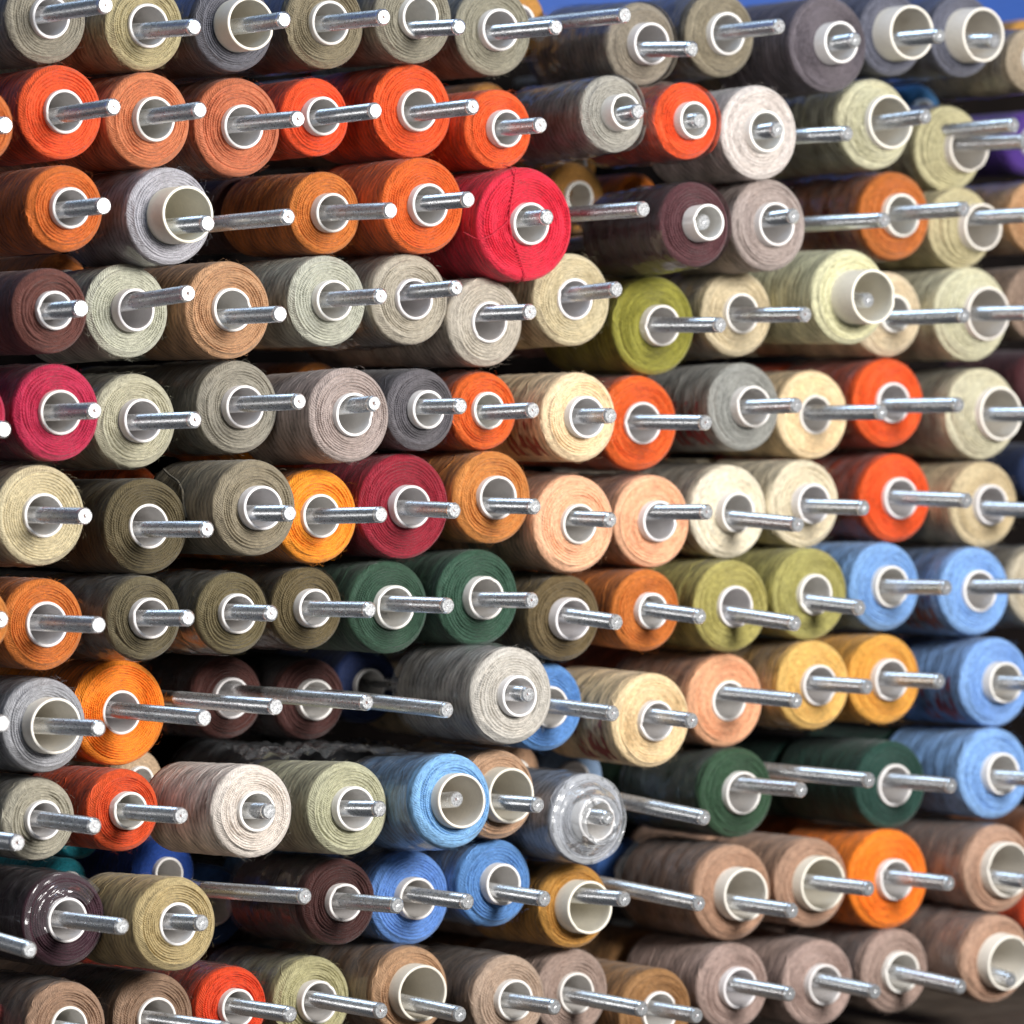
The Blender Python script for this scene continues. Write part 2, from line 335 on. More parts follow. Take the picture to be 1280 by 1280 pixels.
# ------------------------------------------------------------------ the things
SPOOLS = [
 ('grey-taupe thread spool, first from left in the top row', [0.2739, 0.2463, 0.1896], [-236.7, 59.9, 846.2], 22.5, 10.6, 5.1, -0.004, ''),
 ('khaki beige thread spool between the grey-taupe and slate grey spools', [0.4106, 0.3468, 0.1927], [-187.0, 48.6, 843.6], 22.2, 11.2, 3.8, 0.019, ''),
 ('slate grey thread spool on a wide cream tube', [0.1221, 0.1196, 0.1379], [-136.1, 47.5, 845.8], 22.9, 13.5, 16.1, -0.005, 'cream'),
 ('olive taupe thread spool between the slate grey and grey-taupe spools', [0.2222, 0.1846, 0.1166], [-77.7, 55.3, 850.3], 23.2, 11.3, 5.1, 0.007, ''),
 ('grey-taupe thread spool between the olive taupe and grey-taupe spools', [0.2575, 0.2346, 0.1765], [-31.5, 43.5, 854.4], 23.4, 11.0, 6.4, 0.026, ''),
 ('grey-taupe thread spool between two grey-taupe spools', [0.274, 0.2541, 0.1898], [27.6, 58.6, 851.6], 23.8, 11.2, 6.4, 0.01, ''),
 ('grey-taupe thread spool in clear film', [0.2653, 0.2271, 0.1732], [113.6, 45.7, 847.2], 22.2, 11.4, 8.9, 0.04, 'wrap'),
 ('olive taupe thread spool between the grey-taupe and dark mauve-grey spools', [0.2413, 0.2052, 0.1405], [170.4, 52.8, 855.3], 23.0, 11.5, 6.4, -0.0, ''),
 ('dark mauve-grey thread spool between the olive taupe and blue-grey spools', [0.1217, 0.1024, 0.1167], [221.4, 24.4, 850.4], 26.0, 11.4, 11.5, -0.03, ''),
 ('blue-grey thread spool between the dark mauve-grey and blue-grey spools', [0.1072, 0.1095, 0.1431], [275.9, 38.9, 859.0], 22.6, 15.0, 17.9, 0.006, 'cream'),
 ('blue-grey thread spool between the blue-grey and dull beige spools', [0.1171, 0.1196, 0.1549], [321.1, 32.9, 859.8], 22.8, 14.8, 17.9, 0.037, 'cream'),
 ('dull beige thread spool at the right end of the top row', [0.3643, 0.2921, 0.2045], [364.8, 26.5, 847.5], 17.6, 9.2, 5.1, -0.004, ''),
 ('dark orange thread spool cut off by the left edge', [0.5545, 0.1466, 0.0312], [-291.5, 26.5, 789.6], 19.3, 9.6, 4.3, 0.012, ''),
 ('bright red-orange thread spool between the dark orange and terracotta spools', [0.7296, 0.0884, 0.0199], [-232.2, 53.6, 799.4], 23.4, 10.9, 4.6, -0.016, ''),
 ('terracotta thread spool between the bright red-orange and terracotta spools', [0.568, 0.1835, 0.0778], [-184.1, 49.8, 797.1], 24.0, 11.2, 6.4, -0.01, ''),
 ('terracotta thread spool between the terracotta and bright red-orange spools', [0.5302, 0.1582, 0.0734], [-127.7, 58.3, 795.7], 25.1, 11.4, 5.6, 0.003, ''),
 ('bright red-orange thread spool between the terracotta and bright red-orange spools', [0.7741, 0.0748, 0.0154], [-82.3, 57.3, 802.4], 20.1, 10.1, 7.7, -0.009, ''),
 ('bright red-orange thread spool between the bright red-orange and orange spools', [0.7224, 0.0905, 0.0166], [-24.9, 55.3, 807.5], 24.2, 11.1, 6.4, -0.007, ''),
 ('orange thread spool between the bright red-orange and grey spools', [0.7447, 0.1039, 0.0196], [19.0, 40.4, 798.6], 20.8, 9.7, 7.7, 0.004, ''),
 ('grey thread spool in clear film', [0.3757, 0.3564, 0.3109], [78.5, 21.9, 807.8], 20.3, 9.5, 11.5, -0.043, 'wrap'),
 ('bright red-orange thread spool in clear film', [0.7743, 0.0826, 0.0162], [118.8, 12.2, 804.8], 20.3, 9.8, 7.7, -0.009, 'wrap'),
 ('pale pink-beige thread spool between the bright red-orange and pale green-beige spools', [0.6428, 0.5779, 0.5349], [169.3, 16.2, 800.8], 25.2, 11.4, 6.4, -0.028, ''),
 ('pale green-beige thread spool between the pale pink-beige and pale green-beige spools', [0.5637, 0.5393, 0.3664], [269.6, 45.5, 810.1], 24.9, 15.0, 14.0, -0.024, 'creamc'),
 ('pale green-beige thread spool at the right end of the second row', [0.538, 0.4968, 0.2935], [339.8, 68.3, 799.7], 23.9, 13.8, 17.9, 0.017, 'creamc'),
 ('burnt orange thread spool below a bright red-orange one, above a dark brown one', [0.5926, 0.1411, 0.024], [-237.9, 38.0, 751.1], 21.4, 10.3, 5.6, -0.008, ''),
 ('silver grey thread spool between two burnt orange spools', [0.4231, 0.4127, 0.4444], [-180.1, 36.1, 748.7], 24.2, 14.4, 17.9, -0.007, 'cream'),
 ('burnt orange thread spool between the silver grey and orange spools', [0.5677, 0.1737, 0.0318], [-74.1, 61.4, 753.5], 21.2, 10.2, 7.7, 0.01, ''),
 ('orange thread spool between the burnt orange and crimson red spools', [0.673, 0.1204, 0.0169], [-28.5, 39.6, 757.7], 24.8, 11.0, 6.9, -0.006, ''),
 ('large crimson red thread spool with loose threads across its end', [0.6569, 0.0173, 0.0457], [24.9, 24.6, 748.8], 29.5, 11.1, 5.6, -0.009, 'thread'),
 ('dark maroon thread spool in clear film', [0.0894, 0.03, 0.0346], [121.5, 8.6, 750.4], 22.5, 9.8, 12.8, -0.05, 'wrap'),
 ('mauve-beige thread spool between the dark maroon and burnt orange spools', [0.3745, 0.3054, 0.276], [180.3, 22.3, 751.8], 24.6, 11.8, 6.9, -0.03, ''),
 ('burnt orange thread spool between the mauve-beige and pale green-beige spools', [0.5, 0.1462, 0.0288], [293.2, 57.3, 760.5], 24.4, 11.9, 6.4, -0.006, 'print'),
 ('pale green-beige thread spool between the burnt orange and tan spools', [0.5375, 0.4735, 0.2766], [339.9, 57.3, 754.7], 22.6, 13.2, 19.2, 0.001, 'creamc'),
 ('tan thread spool at the right end of the third row', [0.4914, 0.2758, 0.1382], [381.9, 42.1, 761.2], 20.1, 10.0, 3.8, -0.008, ''),
 ('dark brown thread spool at the left end of the fourth row', [0.1254, 0.0428, 0.0327], [-250.5, 30.3, 700.5], 20.9, 9.7, 5.1, -0.014, ''),
 ('pale grey-green thread spool between the dark brown and tan spools', [0.4967, 0.4967, 0.3945], [-191.0, 60.0, 701.8], 23.7, 10.7, 8.9, -0.038, ''),
 ('tan thread spool between two pale grey-green spools', [0.4855, 0.2716, 0.1435], [-138.1, 50.6, 702.7], 24.7, 11.1, 4.6, -0.006, ''),
 ('pale grey-green thread spool between the tan and grey-beige spools', [0.4562, 0.4562, 0.3736], [-79.8, 50.2, 708.1], 23.2, 10.7, 7.1, -0.009, ''),
 ('grey-beige thread spool between the pale grey-green and grey-beige spools', [0.4328, 0.3866, 0.3076], [-33.3, 44.2, 709.4], 23.5, 10.8, 4.6, -0.02, ''),
 ('grey-beige thread spool between the grey-beige and pale beige spools', [0.4896, 0.4398, 0.3638], [11.9, 41.9, 698.1], 23.2, 10.9, 3.6, -0.002, ''),
 ('pale beige thread spool between the grey-beige and olive green spools', [0.5816, 0.4971, 0.3196], [65.4, 41.1, 710.7], 24.3, 11.0, 3.1, -0.028, ''),
 ('olive green thread spool between two pale beige spools', [0.2738, 0.2578, 0.0407], [132.0, 60.3, 698.0], 26.6, 11.2, 7.7, 0.012, ''),
 ('pale beige thread spool between the olive green and pale cream-green spools', [0.6144, 0.5152, 0.3382], [185.4, 57.9, 705.1], 23.4, 11.0, 4.6, 0.009, ''),
 ('pale cream-green thread spool on a wide cream tube', [0.6433, 0.6169, 0.3881], [233.5, 20.5, 713.9], 25.6, 14.8, 20.4, 0.015, 'cream'),
 ('pale beige thread spool between the pale cream-green and pale green-beige spools', [0.6834, 0.5651, 0.3872], [289.9, 59.2, 706.1], 23.6, 10.6, 6.4, -0.004, ''),
 ('pale green-beige thread spool between the pale beige and brown taupe spools', [0.5962, 0.5709, 0.3967], [339.5, 48.1, 706.5], 26.1, 15.0, 15.3, 0.003, 'creamc'),
 ('brown taupe thread spool at the right end of the fourth row', [0.2684, 0.1882, 0.1403], [386.0, 46.9, 713.3], 20.9, 10.1, 3.8, -0.016, ''),
 ('crimson thread spool cut off by the left edge', [0.4573, 0.0223, 0.0664], [-292.6, 33.1, 649.1], 19.4, 9.6, 5.1, -0.0, ''),
 ('crimson thread spool between the crimson and pale olive-grey spools', [0.4743, 0.0225, 0.0701], [-243.0, 38.0, 650.7], 23.9, 11.3, 4.3, -0.012, ''),
 ('pale olive-grey thread spool between the crimson and grey-taupe spools', [0.4668, 0.4396, 0.3177], [-187.2, 58.7, 646.7], 23.7, 11.0, 7.7, -0.013, ''),
 ('grey-taupe thread spool between the pale olive-grey and mauve-grey spools', [0.2954, 0.2705, 0.2175], [-128.7, 56.9, 653.7], 23.6, 11.1, 6.9, -0.014, ''),
 ('mauve-grey thread spool between the grey-taupe and charcoal spools', [0.4, 0.3236, 0.2931], [-81.5, 26.1, 649.7], 24.0, 11.1, 5.1, -0.035, ''),
 ('charcoal thread spool between the mauve-grey and orange spools', [0.1219, 0.112, 0.1219], [-31.2, 37.1, 652.5], 21.2, 9.9, 7.1, -0.005, ''),
 ('orange thread spool between the charcoal and pale peach spools', [0.7013, 0.118, 0.0159], [13.1, 45.3, 652.0], 20.4, 9.7, 4.6, -0.018, ''),
 ('pale peach thread spool between two orange spools', [0.8495, 0.6453, 0.4], [61.6, 28.4, 648.7], 23.5, 11.2, 6.9, -0.005, 'print'),
 ('orange thread spool between the pale peach and grey spools', [0.7156, 0.1157, 0.0171], [122.6, 61.0, 645.6], 25.4, 11.5, 3.8, 0.005, ''),
 ('grey thread spool between the orange and pale peach spools', [0.3049, 0.3049, 0.2796], [182.2, 47.2, 654.4], 23.8, 11.3, 8.9, -0.014, 'print'),
 ('pale peach thread spool between the grey and bright red-orange spools', [0.8577, 0.6591, 0.4003], [239.4, 61.5, 650.3], 24.3, 10.9, 2.6, -0.003, ''),
 ('bright red-orange thread spool between the pale peach and pale green-beige spools', [0.7595, 0.0972, 0.0147], [292.4, 62.2, 656.9], 24.6, 11.3, 4.6, -0.005, ''),
 ('pale green-beige thread spool at the right end of the fifth row', [0.6092, 0.571, 0.4069], [348.1, 48.9, 650.9], 25.4, 15.0, 16.6, 0.001, 'creamc'),
 ('pale beige thread spool cut off by the left edge', [0.608, 0.5211, 0.3292], [-248.4, 44.7, 600.1], 24.8, 11.1, 3.8, -0.003, ''),
 ('dark olive-brown thread spool between the pale beige and taupe spools', [0.1137, 0.0887, 0.0438], [-180.0, 60.3, 593.7], 24.1, 11.3, 2.6, -0.012, ''),
 ('taupe thread spool between the dark olive-brown and amber orange spools', [0.257, 0.216, 0.1464], [-132.9, 32.8, 602.9], 24.2, 11.3, 7.7, -0.01, 'thread2'),
 ('amber orange thread spool between the taupe and dark crimson spools', [0.9063, 0.3039, 0.0224], [-85.1, 51.4, 598.0], 24.2, 11.2, 4.1, -0.019, ''),
 ('dark crimson thread spool between the amber orange and tan orange spools', [0.2852, 0.0141, 0.0309], [-34.0, 49.0, 602.5], 27.3, 11.2, 7.7, 0.009, ''),
 ('tan orange thread spool between the dark crimson and peach spools', [0.5686, 0.2142, 0.0494], [17.1, 43.5, 606.8], 24.2, 11.5, 5.1, 0.001, ''),
 ('peach thread spool between the tan orange and peach spools', [0.8697, 0.4814, 0.287], [64.8, 37.5, 592.6], 25.7, 10.7, 4.6, 0.007, ''),
 ('peach thread spool between the peach and cream white spools', [0.8614, 0.4699, 0.2786], [123.5, 50.2, 593.2], 24.7, 11.0, 7.1, -0.012, ''),
 ('cream white thread spool between the peach and pale beige spools', [0.8366, 0.7607, 0.5958], [180.7, 59.0, 597.4], 25.4, 11.0, 8.2, 0.03, 'print'),
 ('pale beige thread spool between the cream white and bright red-orange spools', [0.7131, 0.6242, 0.4508], [230.0, 56.4, 601.5], 24.1, 11.1, 8.4, 0.003, ''),
 ('bright red-orange thread spool between two pale beige spools', [0.7746, 0.0951, 0.0159], [298.3, 63.4, 603.9], 24.5, 11.5, 5.1, 0.011, ''),
 ('pale beige thread spool at the right end of the sixth row', [0.5809, 0.4681, 0.2849], [347.8, 45.9, 600.1], 24.0, 11.2, 6.4, 0.011, ''),
 ('burnt orange thread spool, first from left in the seventh row', [0.5812, 0.2107, 0.0416], [-294.2, 23.8, 550.5], 17.3, 8.6, 3.8, -0.052, ''),
 ('burnt orange thread spool between the burnt orange and dark olive-brown spools', [0.5802, 0.1645, 0.0279], [-240.9, 56.0, 545.9], 22.9, 11.4, 3.8, -0.01, ''),
 ('dark olive-brown thread spool between the burnt orange and dark olive-brown spools', [0.1349, 0.1095, 0.0594], [-191.1, 42.6, 548.3], 21.1, 10.4, 6.9, -0.023, ''),
 ('dark olive-brown thread spool between two dark olive-brown spools', [0.1376, 0.1095, 0.0531], [-143.4, 36.9, 549.8], 20.7, 10.2, 5.6, -0.009, 'wrapb'),
 ('dark olive-brown thread spool between the dark olive-brown and dark green spools', [0.1266, 0.0954, 0.044], [-85.8, 60.1, 550.7], 21.2, 9.9, 7.7, -0.014, 'wrapb'),
 ('dark green thread spool between the dark olive-brown and dark green spools', [0.0341, 0.0798, 0.0488], [-39.1, 55.7, 550.3], 24.2, 11.4, 6.4, -0.006, ''),
 ('dark green thread spool between the dark green and dark olive-brown spools', [0.0331, 0.084, 0.0519], [12.6, 50.8, 554.3], 25.3, 11.2, 8.2, -0.017, ''),
 ('dark olive-brown thread spool between the dark green and burnt orange spools', [0.1373, 0.0977, 0.0441], [65.4, 48.4, 542.6], 22.9, 11.3, 8.4, 0.033, ''),
 ('burnt orange thread spool between the dark olive-brown and olive yellow spools', [0.5548, 0.1612, 0.0259], [119.1, 49.5, 545.5], 21.9, 9.7, 6.4, 0.035, ''),
 ('olive yellow thread spool between the burnt orange and olive yellow spools', [0.3899, 0.3417, 0.1047], [178.3, 53.6, 546.4], 24.9, 11.3, 4.3, 0.04, ''),
 ('olive yellow thread spool between the olive yellow and light blue spools', [0.3749, 0.3416, 0.1091], [227.9, 48.5, 552.2], 25.1, 11.1, 5.1, 0.03, ''),
 ('light blue thread spool between the olive yellow and light blue spools', [0.1995, 0.3708, 0.6768], [284.1, 54.2, 555.2], 24.5, 11.5, 6.1, -0.01, ''),
 ('light blue thread spool between the light blue and pale beige spools', [0.221, 0.4015, 0.7347], [336.8, 40.7, 552.1], 24.5, 11.6, 4.3, -0.023, 'print'),
 ('pale beige thread spool at the right end of the seventh row', [0.513, 0.4454, 0.327], [384.5, 41.0, 553.8], 23.2, 10.8, 3.8, -0.034, ''),
 ('silver grey thread spool cut off by the left edge', [0.3614, 0.3614, 0.3808], [-241.5, 53.7, 495.9], 23.4, 14.1, 11.5, -0.021, 'cream'),
 ('vivid orange thread spool between the silver grey and dark maroon spools', [0.9136, 0.2579, 0.0182], [-179.1, 90.1, 498.6], 27.1, 11.2, 2.2, -0.003, ''),
 ('dark maroon thread spool between the vivid orange and dark maroon spools', [0.0749, 0.0235, 0.0181], [-87.5, 138.5, 501.0], 21.7, 10.8, 5.1, -0.003, ''),
 ('dark maroon thread spool between the dark maroon and light grey spools', [0.075, 0.0255, 0.0217], [-39.8, 133.4, 499.0], 21.6, 10.9, 6.4, 0.01, ''),
 ('light grey thread spool between the dark maroon and mid blue spools', [0.551, 0.515, 0.4583], [10.1, 14.6, 504.8], 25.1, 10.8, 6.9, -0.003, ''),
 ('mid blue thread spool between the light grey and pale peach spools', [0.1166, 0.2785, 0.5937], [63.4, 62.7, 495.2], 23.6, 11.1, 5.1, 0.016, ''),
 ('pale peach thread spool between the mid blue and peach spools', [0.8016, 0.6046, 0.3505], [113.9, 37.4, 487.5], 25.2, 10.8, 5.6, 0.017, 'print'),
 ('peach thread spool between the pale peach and yellow ochre spools', [0.8286, 0.4255, 0.2387], [181.6, 63.1, 494.8], 25.4, 11.1, 3.1, 0.012, ''),
 ('yellow ochre thread spool between the peach and amber ochre spools', [0.7527, 0.4632, 0.1335], [230.6, 48.3, 502.5], 24.4, 11.3, 5.1, -0.001, ''),
 ('amber ochre thread spool between the yellow ochre and light blue spools', [0.7207, 0.3485, 0.0589], [279.4, 48.9, 504.1], 24.7, 11.5, 6.4, -0.01, ''),
 ('light blue thread spool at the right end of the eighth row', [0.2172, 0.3912, 0.7344], [350.1, 38.8, 501.0], 24.9, 11.6, 8.9, -0.012, 'print'),
 ('grey-taupe thread spool below a silver grey one, above a dark plum one', [0.3804, 0.3515, 0.2729], [-243.4, 55.9, 449.2], 20.4, 9.8, 5.1, -0.002, ''),
 ('bright red-orange thread spool between the grey-taupe and pale pink-beige spools', [0.6582, 0.0779, 0.0159], [-195.2, 57.0, 451.6], 20.7, 9.6, 7.1, -0.02, ''),
 ('pale pink-beige thread spool between the bright red-orange and pale olive-grey spools', [0.7284, 0.6517, 0.5801], [-144.6, 15.4, 451.7], 23.4, 10.4, 4.1, -0.034, ''),
 ('pale olive-grey thread spool between the pale pink-beige and sky blue spools', [0.4446, 0.4339, 0.2916], [-80.7, 28.7, 449.5], 23.8, 11.4, 7.4, -0.04, ''),
 ('sky blue thread spool on a wide cream tube', [0.2145, 0.4279, 0.7063], [-33.0, 4.9, 452.8], 24.1, 14.3, 8.9, -0.073, 'cream'),
 ('tan thread spool between the sky blue and blue-grey spools', [0.4409, 0.2755, 0.1723], [15.7, 36.7, 452.1], 23.2, 14.3, 12.8, -0.016, 'cream'),
 ('blue-grey thread spool with film crumpled over its end', [0.352, 0.3662, 0.4009], [60.3, 19.4, 438.6], 23.4, 11.5, 8.9, -0.002, 'film'),
 ('dark green thread spool between the blue-grey and dark teal green spools', [0.0306, 0.0758, 0.0377], [185.5, 58.3, 444.9], 24.4, 11.6, 6.1, -0.004, ''),
 ('dark teal green thread spool between the dark green and light blue spools', [0.0162, 0.0575, 0.0425], [287.6, 53.2, 445.2], 24.4, 11.6, 3.8, -0.004, ''),
 ('light blue thread spool at the right end of the ninth row', [0.2284, 0.4121, 0.7349], [348.2, 37.6, 450.2], 25.3, 11.6, 7.7, -0.014, ''),
 ('dark plum thread spool in torn clear film', [0.0505, 0.0179, 0.0273], [-229.0, 57.2, 398.6], 23.3, 11.2, 3.8, -0.018, 'film2'),
 ('khaki beige thread spool between the dark plum and dark maroon spools', [0.4649, 0.3616, 0.1805], [-182.4, 27.2, 396.4], 23.5, 10.7, 2.6, -0.041, ''),
 ('dark maroon thread spool between the khaki beige and mid blue spools', [0.0536, 0.0162, 0.014], [-71.9, 51.9, 399.5], 22.2, 9.9, 6.3, -0.026, ''),
 ('mid blue thread spool between the dark maroon and mid blue spools', [0.1212, 0.2621, 0.6196], [-25.5, 57.3, 398.8], 24.5, 11.1, 7.7, -0.006, ''),
 ('mid blue thread spool between the mid blue and ochre spools', [0.1065, 0.2538, 0.5428], [21.2, 47.7, 404.7], 22.9, 10.9, 8.2, 0.006, ''),
 ('ochre thread spool on a wide cream tube', [0.4616, 0.2244, 0.0436], [70.4, 45.7, 390.3], 22.4, 14.2, 14.0, -0.023, 'cream'),
 ('tan thread spool between the ochre and tan spools', [0.4297, 0.2551, 0.1657], [179.8, 53.7, 390.8], 26.1, 14.6, 11.5, 0.003, 'cream'),
 ('tan thread spool between the tan and vivid orange spools', [0.4191, 0.255, 0.1717], [231.2, 51.4, 394.0], 24.5, 15.0, 10.2, -0.004, 'cream'),
 ('vivid orange thread spool between two tan spools', [0.8962, 0.2198, 0.014], [286.3, 53.8, 393.0], 27.7, 11.4, 7.1, -0.006, ''),
 ('tan thread spool at the right end of the tenth row', [0.4576, 0.2799, 0.1915], [341.6, 25.6, 398.1], 24.4, 15.2, 8.9, 0.003, 'cream'),
 ('brown tan thread spool at the left end of the bottom row', [0.3386, 0.2093, 0.1358], [-230.5, 51.7, 345.8], 22.5, 10.4, 2.6, -0.02, ''),
 ('brown tan thread spool between the brown tan and bright red-orange spools', [0.2763, 0.1752, 0.1143], [-173.0, 66.3, 344.6], 23.1, 11.1, 3.8, -0.022, ''),
 ('bright red-orange thread spool between the brown tan and pale olive-grey spools', [0.7145, 0.062, 0.0148], [-129.5, 62.4, 348.0], 20.7, 9.8, 6.4, -0.014, ''),
 ('pale olive-grey thread spool between the bright red-orange and brown tan spools', [0.4221, 0.3914, 0.2139], [-79.3, 66.4, 347.6], 23.0, 11.0, 7.1, -0.004, ''),
 ('brown tan thread spool on a wide cream tube', [0.4297, 0.255, 0.1428], [-31.9, 46.0, 351.6], 23.1, 14.8, 11.0, 0.013, 'cream'),
 ('grey-tan thread spool between the brown tan and grey-tan spools', [0.4203, 0.3056, 0.2263], [26.8, 42.6, 343.9], 23.0, 10.9, 5.9, -0.012, ''),
 ('grey-tan thread spool between the grey-tan and brown spools', [0.3491, 0.2547, 0.2105], [76.9, 57.3, 342.9], 23.4, 11.1, 4.1, 0.008, ''),
 ('brown thread spool between two grey-tan spools', [0.3191, 0.1628, 0.0617], [122.1, 44.6, 330.9], 23.5, 11.2, 3.8, 0.001, ''),
 ('grey-tan thread spool between the brown and grey-tan spools', [0.3888, 0.2795, 0.2402], [178.0, 51.1, 340.1], 23.8, 11.3, 6.4, 0.006, ''),
 ('grey-tan thread spool between two grey-tan spools', [0.3992, 0.2881, 0.2481], [235.3, 50.6, 338.4], 24.1, 11.4, 6.4, 0.021, ''),
 ('grey-tan thread spool between the grey-tan and tan spools', [0.3686, 0.2628, 0.2178], [288.7, 50.7, 341.9], 23.3, 11.6, 6.4, 0.03, ''),
 ('tan thread spool at the right end of the bottom row', [0.4576, 0.2799, 0.1915], [336.0, 21.0, 348.3], 24.4, 15.2, 11.5, 0.08, 'cream'),
]
